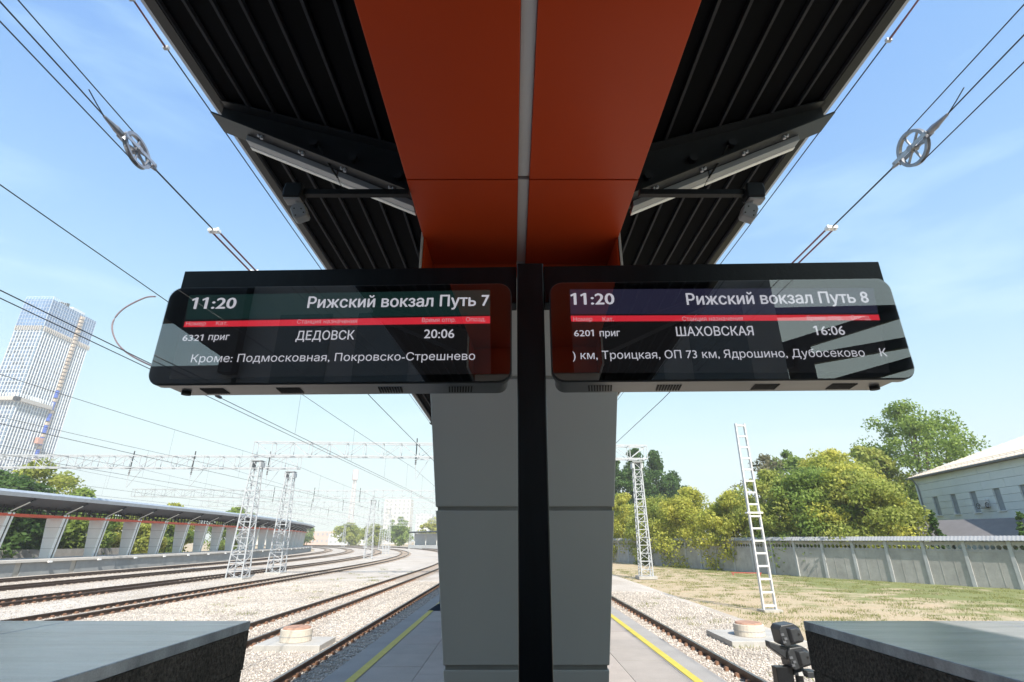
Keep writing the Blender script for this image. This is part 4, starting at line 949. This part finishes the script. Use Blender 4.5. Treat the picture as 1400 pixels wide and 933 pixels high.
# ------------------------------------------------------------------ concrete fence on the right
fe = thing('concrete_fence', 'grey concrete panel fence with round holes and a corrugated metal cap', 'fence', (0,0,0))
Pf = [(43.0,21.0),(33.4,37.0),(25.6,50.0),(15.0,84.0),(6.0,130.0)]
pts = []
for (a, c) in zip(Pf[:-1], Pf[1:]):
    a = Vector(a); c = Vector(c); n = max(1, round((c-a).length/2.75))
    for i in range(n): pts.append(a+(c-a)*i/n)
pts.append(Vector(Pf[-1]))
ZT = 0.22
M_fence2 = mat('fence_post_concrete', (0.40, 0.41, 0.42), 0.85, 0, 0.15, 1.5, bump=0.3, bs=30)
for i, (a, c) in enumerate(zip(pts[:-1], pts[1:])):
    d = c-a; ln = d.length; rz = math.atan2(d.y, d.x)
    T = Matrix.Translation((a.x, a.y, -3.0)) @ Matrix.Rotation(rz, 4, 'Z'); detail = a.y < 90
    q = MB(); q.box(0.09, ln-0.09, -0.05, 0.05, 0, 2.22); q.box(0.09, ln-0.09, -0.075, 0.075, 2.22, 2.30); q.box(0.09, ln-0.09, -0.06, 0.06, 2.78, 2.92)
    for k in (1, 2): q.box(ln*k/3-0.02, ln*k/3+0.02, -0.062, -0.051, 0.1, 2.18); q.box(ln*k/3-0.02, ln*k/3+0.02, 0.051, 0.062, 0.1, 2.18)
    # strip with round openings
    nh = 7; cw = (ln-0.18)/nh; z0, z1 = 2.30, 2.78; rr = 0.155
    for k in range(nh):
        x0 = 0.09+k*cw; cx = x0+cw/2; cz = (z0+z1)/2; m_ = 8
        outer = [(x0+cw,cz),(x0+cw,z1),(cx,z1),(x0,z1),(x0,cz),(x0,z0),(cx,z0),(x0+cw,z0)]
        inner = [(cx+rr*math.cos(j*PI/4), cz+rr*math.sin(j*PI/4)) for j in range(8)]
        for y in (-0.035, 0.035):
            q.add([(u, y, v_) for u, v_ in outer]+[(u, y, v_) for u, v_ in inner], [(j, (j+1)%8, 8+(j+1)%8, 8+j) for j in range(8)])
        q.add([(u, -0.035, v_) for u, v_ in inner]+[(u, 0.035, v_) for u, v_ in inner], [(j, (j+1)%8, 8+(j+1)%8, 8+j) for j in range(8)])
        if k % 2 == 0 or True: pass
    pn = q.build('fence_panel', M_fence, fe, M=T)
    q = MB(); q.box(-0.11, 0.11, -0.13, 0.13, -0.1, 3.02); q.build('post', M_fence2, fe, M=T)
    # corrugated sloping metal cap
    q = MB(); nseg = int(ln/0.11) if a.y < 60 else 8; V = []; Fc = []
    for k in range(nseg+1):
        x = ln*k/nseg+0.0; hgt = 0.022 if k % 2 else 0.0
        V += [(x, 0.34, 2.98+hgt), (x, 0.0, 3.28+hgt), (x, -0.20, 3.05+hgt), (x, 0.34, 2.955+hgt), (x, -0.20, 3.025+hgt)]
    for k in range(nseg):
        b0 = k*5; b1 = b0+5; Fc += [(b0,b1,b1+1,b0+1),(b0+1,b1+1,b1+2,b0+2),(b0+3,b1+3,b1,b0),(b0+2,b1+2,b1+4,b0+4),(b0+4,b1+4,b1+3,b0+3)]
    q.add(V, Fc); q.build('metal_cap', M_cap, fe, M=T)

# ------------------------------------------------------------------ pale blue building and pavilion on the right
WX = lambda y: 42.4+0.19*(y-43.4)*1.0
bd = thing('building', 'pale blue panelled building with beige hipped metal roof at the right edge', 'building', (45.8, 60.0, -3.0), math.atan2(-1, -0.185))
# local x runs along the wall towards the camera, local y away from the tracks
M_wall = mat('wall_panel_blue', (0.60, 0.645, 0.655), 0.7, 0, 0.05, 0.8); M_wj = mat('wall_joint', (0.25, 0.29, 0.32), 0.8)
M_rf = mat('beige_metal_roof', (0.60, 0.54, 0.47), 0.5, 0, 0.05, 1.0)
Lw = 30.0; Hw = 9.5
q = MB(); q.box(0.05, Lw, 0.05, 16, 0, Hw-0.03); q.build('wall_core', M_wj, bd)
win = [3.1, 6.2, 9.3, 12.6, 15.9, 19.2, 22.5, 25.8]; WZ0, WZ1, WH = 5.45, 7.35, 0.45
# wall panels in courses of 0.95 m, cut round the windows
courses = [0.0, 1.0, 2.0, 3.0, 3.95, 4.7, WZ0, 6.1, 6.75, WZ1, 8.1, 8.8, 9.45]
for j, (z0, z1) in enumerate(zip(courses[:-1], courses[1:])):
    if z1 < 2.9: continue
    cuts = sorted(set([0.0]+[0.0+k*3.1+(1.55 if j % 2 else 0) for k in range(1, 10)]+[Lw]))
    segs = []
    for a, c in zip(cuts[:-1], cuts[1:]):
        if c > Lw: c = Lw
        parts_ = [(a, c)]
        if WZ0-0.01 <= z0 and z1 <= WZ1+0.01:
            for wx in win:
                nw = []
                for (u, v_) in parts_:
                    l_, r_ = wx-WH, wx+WH
                    if r_ <= u or l_ >= v_: nw.append((u, v_)); continue
                    if l_ > u: nw.append((u, l_))
                    if r_ < v_: nw.append((r_, v_))
                parts_ = nw
        segs += parts_
    for (a, c) in segs:
        if c-a > 0.06:
            q = MB(); q.box(a+0.012, c-0.012, -0.12, 0.05, z0+0.012, z1-0.012); q.build('wall_panel', M_wall, bd)
for wx in win:
    q = MB(); q.box(wx-WH+0.05, wx+WH-0.05, 0.052, 0.06, WZ0+0.05, WZ1-0.05); w_ = q.build('window', mat('window_glass',(0.03,0.04,0.05),0.06,0,0.1), bd)
    q = MB(); fx = 0.06
    for (a, c, z0, z1) in ((wx-WH, wx-WH+fx, WZ0, WZ1), (wx+WH-fx, wx+WH, WZ0, WZ1), (wx-WH, wx+WH, WZ0, WZ0+fx), (wx-WH, wx+WH, WZ1-fx, WZ1)): q.box(a, c, 0.0, 0.07, z0, z1)
    q.build('frame', M_wj, w_)
    q = MB(); q.box(wx-WH-0.1, wx+WH+0.1, -0.24, 0.05, WZ0-0.07, WZ0-0.005); q.build('sill', M_paint, w_)
q = MB(); q.box(0, 0.04, 0.0, 16, 0, Hw-0.05); q.build('end_wall', M_wall, bd)
# hipped roof
ov = 0.55; rp_ = [(-ov,-ov),(Lw+ov,-ov),(Lw+ov,16+ov),(-ov,16+ov)]; rdg = [(8.0, 8.0), (Lw-8, 8.0)]; zr = Hw+3.6
q = MB(); V = [(x, y, Hw+0.12) for x, y in rp_]+[(x, y, zr) for x, y in rdg]+[(x, y, Hw) for x, y in rp_]
q.add(V, ((0,1,5,4),(1,2,5),(2,3,4,5),(3,0,4),(6,7,1,0),(7,8,2,1),(8,9,3,2),(9,6,0,3),(9,8,7,6))); rf = q.build('roof', M_rf, bd)
for k in range(58):
    x = -0.2+k*0.52
    if x > Lw: break
    yy = min(x+ov, 8.4); q = MB(); q.bar((x, -ov+0.03, Hw+0.15), (x, -ov+yy-0.05, Hw+0.15+(yy-0.05)*(zr-Hw-0.12)/(8+ov)), 0.035, 0.04); q.build('standing_seam', M_rf, rf)
q = MB()
for zz in (0.28, 0.40): q.bar((0.2,-ov+0.35,Hw+0.15+zz), (Lw,-ov+0.35,Hw+0.15+zz), 0.03)
for k in range(34): q.bar((0.2+k*0.9,-ov+0.35,Hw+0.2), (0.2+k*0.9,-ov+0.35,Hw+0.55), 0.03)
q.build('snow_guard', M_rf, rf)
q = MB(); q.box(-ov-0.05, Lw+ov, -ov-0.14, -ov, Hw-0.06, Hw+0.10); q.build('gutter', mat('gutter_dark',(0.10,0.105,0.12),0.5), rf)
q = MB(); q.tube([(0.55,-ov,Hw-0.05),(0.6,-0.25,Hw-0.75),(0.6,-0.2,Hw-1.2),(0.6,-0.2,0)], 0.07, 8); q.build('drain_pipe', mat('drain_pipe',(0.16,0.19,0.24),0.5), bd)
# air conditioner with decorative curls beside a window
q = MB(); q.box(10.35, 11.3, -0.45, -0.15, 5.85, 6.5); ac = q.build('air_conditioner', mat('ac_grey',(0.5,0.52,0.55),0.5), bd, bevel=0.03)
q = MB()
for cx in (10.2, 11.45):
    pts_ = [(cx+0.3*(1-k/22)*math.cos(k*0.5), -0.5, 5.95+0.3*(1-k/22)*math.sin(k*0.5)) for k in range(18)]; q.tube(pts_, 0.03, 5)
q.bar((10.0,-0.5,5.75),(11.6,-0.5,5.75),0.04); q.build('scroll_bracket', M_cable, ac)
# brown roofed pavilion
pv = thing('pavilion', 'low pavilion with brown sloping roof and wrought iron gable behind the fence', 'pavilion', (43.0, 40.5, -3.0), math.atan2(11.5, -3.3))
q = MB(); M_br = mat('brown_roof', (0.15, 0.14, 0.14), 0.7, 0, 0.1, 1.5)
# roof: ridge along local x, low eave towards the tracks
q.add([(-0.6,3.2,3.05),(13.2,3.2,3.05),(12.4,0.0,4.75),(-0.6,0.0,4.75),(-0.6,-3.2,3.05),(13.2,-3.2,3.05),(-0.6,3.2,2.93),(13.2,3.2,2.93),(12.4,0,4.63),(-0.6,0,4.63),(-0.6,-3.2,2.93),(13.2,-3.2,2.93)],
      ((0,1,2,3),(3,2,5,4),(7,6,9,8),(8,9,10,11),(0,6,7,1),(4,5,11,10),(0,3,9,6),(3,4,10,9),(1,7,8,2),(2,8,11,5))); q.build('roof', M_br, pv)
for (x, y) in ((0.2,2.6),(0.2,-2.6),(6,2.6),(6,-2.6),(12,2.6),(12,-2.6)):
    q = MB(); q.box(x-0.12,x+0.12,y-0.12,y+0.12,0,3.0); q.build('post', M_wj, pv)
q = MB()
for (cy, cz, r0, sg) in ((1.6,3.55,0.5,1),(0.55,4.2,0.62,-1),(-0.6,4.2,0.62,1),(-1.6,3.55,0.5,-1),(2.4,3.3,0.3,1),(-2.4,3.3,0.3,-1)):
    q.tube([(-0.5, cy+sg*r0*(1-k/26)*math.cos(k*0.55), cz+r0*(1-k/26)*math.sin(k*0.55)) for k in range(22)], 0.045, 5)
q.bar((-0.5,-3.1,3.0),(-0.5,3.1,3.0),0.09); q.build('iron_scrollwork', mat('wrought_iron',(0.06,0.045,0.04),0.6), pv)
# white curled lamp post near the thujas
lp_ = thing('lamp_post', 'white lamp post with a curled bracket behind the right fence', 'lamp post', (32.6, 51.6, -3.0))
q = MB(); q.tube([(0,0,0),(0,0,5.2)], [0.10,0.06], 8); q.build('pole', M_paint, lp_)
q = MB(); q.tube([(-0.0,0,4.6)]+[(-0.55+0.5*(1-k/30)*math.cos(k*0.42), 0, 4.9+0.5*(1-k/30)*math.sin(k*0.42)) for k in range(20)], 0.04, 6); q.build('curl', M_paint, lp_)
q = MB(); q.tube([(0.9,0,3.8),(0.9,0,4.0),(0.9,0,4.3),(0.9,0,4.4)], [0.12,0.22,0.18,0.05], 10); q.bar((0,0,4.35),(0.9,0,4.45),0.05); q.build('lantern', M_paint, lp_)
# red plastic barrier lying in the grass
rb = thing('barrier_net', 'small red plastic barrier lying on the grass before the fence', 'barrier', (21.5, 51.5, -3.0), R(-15))
q = MB(); q.box(-1.3,1.3,-0.04,0.04,0.18,0.26); q.box(-1.2,-1.1,-0.1,0.1,0,0.26); q.box(1.1,1.2,-0.1,0.1,0,0.26); q.build('rail', mat('red_plastic',(0.40,0.09,0.07),0.5), rb)

# ------------------------------------------------------------------ tower under construction
tw_ = thing('skyscraper', 'tall white-finned tower under construction with blue glass crown', 'tower', (-408, 411, -3.0))
X0, X1, YA, YB, HT = -24.5, 0.0, 0.0, 50.5, 203.0     # local footprint; +X face looks to the tracks
M_tc = mat('tower_core', (0.11,0.17,0.25), 0.5, 0, 0.2, 0.06); M_fin = mat('tower_fin', (0.62,0.65,0.68), 0.5, 0, 0.04, 0.2)
M_tg = mat('tower_glass', (0.07,0.15,0.32), 0.2, 0.0, 0.2, 0.08, col2=(0.14,0.24,0.42)); M_tw = mat('tower_window', (0.07,0.11,0.19), 0.15, 0, 0.3, 0.2, island=0.6)
ZG = 177.0
q = MB(); q.box(X0, X1, YA, YB, 0, ZG); q.build('wall', M_tc, tw_)
q = MB(); q.box(X0, X1, YA, YB, ZG, HT); cr_ = q.build('glass_crown', M_tg, tw_)
HY = 33.5
for i in range(19):
    y = YA+1.2+i*2.68
    if abs(y-HY) < 2.4: continue
    q = MB(); q.box(X1, X1+0.7, y-0.27, y+0.27, 0, ZG-4); q.build('fin', M_fin, tw_)
for i in range(9):
    x = X0+1.2+i*2.75; q = MB(); q.box(x-0.25, x+0.25, YA-0.7, YA, 0, ZG-4); q.build('fin', M_fin, tw_)
V = []; Fc = []
def addq(a, b_, c, d):
    k = len(V); V.extend([a,b_,c,d]); Fc.append((k,k+1,k+2,k+3))
for f in range(50):
    z0 = 2.5+f*3.48; z1 = z0+2.75
    for i in range(18):
        y = YA+1.2+i*2.68+0.5
        if abs(y+0.84-HY) < 2.6: continue
        addq((X1+0.06,y,z0),(X1+0.06,y+1.2+0.7*(rng.random()<.8),z0),(X1+0.06,y+1.9,z1),(X1+0.06,y,z1))
    for i in range(8):
        x = X0+1.45+i*2.75; addq((x,YA-0.06,z0),(x+2.1,YA-0.06,z0),(x+2.1,YA-0.06,z1),(x,YA-0.06,z1))
np_mesh('window_grid', V, Fc, M_tw, tw_, kind='stuff')
q = MB()                                           # floor lines
for f in range(0, 51, 1): q.box(X0-0.1, X1+0.12, YA-0.12, YB+0.1, 1.2+f*3.48, 1.5+f*3.48)
q.build('floor_edge', M_fin, tw_)
q = MB()                                           # crown mullions
for i in range(20): y = YA+i*2.66; q.box(X1, X1+0.25, y-0.12, y+0.12, ZG, HT)
for i in range(10): x = X0+i*2.7; q.box(x-0.12, x+0.12, YA-0.25, YA, ZG, HT)
for f in range(8): q.box(X0-0.2, X1+0.2, YA-0.2, YB+0.1, ZG+f*3.5, ZG+f*3.5+0.22)
q.build('mullion', mat('mullion',(0.45,0.52,0.62),0.4), cr_)
q = MB()                                           # open storey under the crown with stubby columns
for i in range(26): y = YA+1+i*2.0; q.box(X1, X1+1.0, y-0.35, y+0.35, ZG-4, ZG+0.4)
for i in range(12): x = X0+1+i*2.0; q.box(x-0.35, x+0.35, YA-1.0, YA, ZG-4, ZG+0.4)
q.build('storey_column', mat('raw_concrete',(0.42,0.38,0.34),0.8), tw_)
M_hoist = mat('hoist_beige', (0.52,0.42,0.34), 0.8, 0, 0.25, 0.15); M_blue = mat('blue_sheeting', (0.05,0.12,0.55), 0.5, 0, 0.2, 0.3)
q = MB()                                           # hoist shaft
q.box(X1, X1+0.3, HY-2.3, HY+2.3, 60, HT-2); q.build('hoist_shaft', mat('shaft_dark',(0.20,0.17,0.15),0.9), tw_)
q = MB()
for f in range(58):
    z = 3+f*3.48
    if z < HT-3:
        q.m = 1 if (z < 128 and (f % 3)) else 0
        q.box(X1+0.3, X1+1.9, HY-1.9, HY+0.2, z, z+(2.3 if q.m == 0 else 3.1))
        q.m = 0; q.box(X1+0.3, X1+1.5, HY+0.9, HY+1.9, z+0.4, z+2.9)
q.build('hoist', [M_hoist, M_blue], tw_)
q = MB(); ZL = 110                                    # transfer ledge half way up
q.box(X0-3, X1+3.0, YA-4.0, YA, ZL, ZL+3.0); q.box(X1, X1+3.0, YA-4.0, HY-2.5, ZL, ZL+3.0); q.build('ledge', mat('ledge_beige',(0.42,0.39,0.36),0.8), tw_)
q = MB()
for i in range(15): y = YA-3+i*2.4; q.box(X1+1.9, X1+2.7, y-0.4, y+0.4, ZL+3, ZL+6.5)
for i in range(12): x = X0-2+i*2.4; q.box(x-0.4, x+0.4, YA-3.7, YA-2.9, ZL+3, ZL+6.5)
q.build('ledge_post', M_fin, tw_)
q = MB(); q.box(X1+1, X1+4, HY-7, HY-2, 80, 85); q.build('hoist_cabin', mat('orange_cabin',(0.5,0.26,0.2),0.6), tw_)
q = MB()
for i in range(10): x = X0+i*2.7; q.bar((x,YA+0.3,HT),(x,YA+0.3,HT+2.4),0.2)
for i in range(9): y = YA+i*2.0; q.bar((X1-0.3,y,HT),(X1-0.3,y,HT+2.4),0.2)
q.bar((X0,YA+0.3,HT+2.4),(X1,YA+0.3,HT+2.4),0.25); q.bar((X1-.3,YA,HT+2.4),(X1-.3,YA+18,HT+2.4),0.25)
q.box(X1-4, X1-0.5, 22, 36, HT, HT+2.6); q.build('roof_railing', M_fin, tw_)
q = MB(); q.box(X1-9, X1-5, 14, 18, HT, HT+4); q.bar((X1-7,16,HT+4),(X1-7,24,HT+6.5),0.8); q.box(X1-3,X1,14,17,HT,HT+3); q.build('roof_plant', M_dark, tw_)

# distant radio mast and pale blocks at the end of the yard, haze lightened into the block colours
rm = thing('radio_mast', 'faint red and white radio mast beyond the curve of the yard', 'radio mast', (-131, 440, -3.0))
q = mast_mb(54, 4.0, 1.6, 18, 0.35); q.build('lattice', mat('mast_pink',(0.6,0.55,0.55),0.7), rm)
q = MB(); q.tube([(0,0,50),(0,0,58)], 2.4, 10); q.build('antenna_drum', mat('mast_pale',(0.6,0.55,0.56),0.7), rm)
def block(x, y, w_, d_, h_, c, label, fl):
    t_ = thing('distant_building', label, 'building', (x, y, -3.0), 0, 'pale buildings beyond the yard')
    q = MB(); q.box(-w_/2, w_/2, 0, d_, 0, h_); q.build('wall', c, t_)
    V_ = []; F_ = []
    for f in range(fl):
        z0 = h_*(f+0.35)/fl; z1 = h_*(f+0.8)/fl; n_ = max(2, int(w_/3.2))
        for i in range(n_):
            xx = -w_/2+w_*(i+0.25)/n_; x2 = xx+w_*0.5/n_; k = len(V_); V_.extend([(xx,-0.08,z0),(x2,-0.08,z0),(x2,-0.08,z1),(xx,-0.08,z1)]); F_.append((k,k+1,k+2,k+3))
    np_mesh('window_grid', V_, F_, mat('hazed_window',(0.34,0.36,0.38),0.3), t_, kind='stuff')
Mb1 = mat('pale_render', (0.62,0.60,0.56), 0.8); Mb2 = mat('pink_render', (0.60,0.40,0.36), 0.8); Mb3 = mat('grey_render', (0.55,0.57,0.60), 0.8)
block(-98, 460, 22, 14, 36, Mb1, 'pale many-storeyed block seen above the far shelter', 11)
block(-78, 480, 14, 12, 25, Mb3, 'grey block just left of the grey column far away', 8)
block(-150, 400, 40, 12, 9, Mb2, 'low pink hall at the end of the curving tracks', 2)
block(-185, 420, 26, 12, 12, Mb1, 'pale low block where the far canopy bends away', 3)
block(-112, 380, 30, 12, 7, Mb3, 'low grey shed among the distant masts', 2)
block(-72, 92, 16, 10, 5.5, Mb1, 'white low house seen between the left platform columns', 1)
# wall behind the left platform
lw = thing('yard_wall', 'low dark yard wall behind the left platform columns', 'wall', (0,0,0))
q = MB(); q.sweep([(-0.12,-3),(0.12,-3),(0.12,-0.9),(-0.12,-0.9)], -50.5, SS(35, 75)); q.build('panel', M_fence, lw)

# ------------------------------------------------------------------ terminal building behind the platform head (seen only as a reflection; put in to block skylight)
tb = thing('terminal_building', 'unseen grey station terminal closing the platforms, put in to block skylight', 'building', (-1.5, -16, -3.0))
M_tb = mat('terminal_wall', (0.16,0.16,0.165), 0.7, 0, 0.1, 0.7)
q = MB(); q.box(-11.5, 11.8, -12, 0, 0, 15.5); q.build('wall', M_tb, tb)
q = MB(); q.box(-11.5, 11.8, -12.6, 0.9, 15.5, 16.4); q.build('roof', M_dark, tb)
for i in range(6):
    q = MB(); x = -10+i*3.6; q.box(x, x+2.4, 0.01, 0.05, 6.5, 12.5); q.build('window', mat('terminal_glass',(0.05,0.06,0.07),0.1,0,0.1), tb)
q = MB(); q.box(-25, -11.6, -0.6, 0.2, 0, 10.1); q.build('reflection_wing', M_tb, tb)  # added wing, slab and wedge out of view, shaped to frame the reflected sky
q = MB(); q.box(-25, -11.6, -0.4, 0.4, 12.4, 16.1); q.build('reflection_lintel', M_dark, tb)
q = MB(); q.prism([(-15.2,12.39),(-11.3,12.39),(-11.3,9.6),(-11.9,9.6),(-11.9,10.3)], 0.3, 0.8); q.build('reflection_wedge', M_dark, tb)
fb = thing('reflection_truss', 'unseen dark truss of slanting plates added to shape the right display reflection', 'reflection_truss', (0, -18.3, -3.0))  # unseen truss added to break up the sky reflected in the right display
for (x0, z0, x1, z1, wd) in ((10.3,13.1,18.5,13.1,0.40),(11.2,11.2,18.5,13.4,0.54),(11.2,10.5,18.5,11.7,0.47),(12.2,9.2,18.5,10.9,0.50),(10.3,8.7,18.5,8.7,0.5),(10.3,15.3,18.5,15.5,0.8)):
    q = MB(); q.bar((x0,0,z0), (x1,0,z1), 0.3, wd); q.build('reflection_bar', M_dark, fb)
for x in (12.05, 18.2):
    q = MB(); q.box(x-0.35, x+0.35, -0.5, 0.5, 0, 15.5 if x > 15 else 11.3); q.build('post', M_dark, fb)

# ------------------------------------------------------------------ haze: one closed box of thin even air
hz = MB(); hz.box(-1650, 1650, -450, 1650, -4.5, 215); ho = hz.build('haze', mat('haze_placeholder', (1,1,1)))
hm = bpy.data.materials.new('haze_air'); hm.use_nodes = True; hn = hm.node_tree.nodes; hn.remove(hn['Principled BSDF'])
pv_ = hn.new('ShaderNodeVolumePrincipled'); pv_.inputs['Color'].default_value = (0.93, 0.96, 1.0, 1); pv_.inputs['Density'].default_value = 0.00062; pv_.inputs['Anisotropy'].default_value = 0.0
hm.node_tree.links.new(pv_.outputs[0], hn['Material Output'].inputs['Volume']); ho.data.materials.clear(); ho.data.materials.append(hm); ho['kind'] = 'stuff'
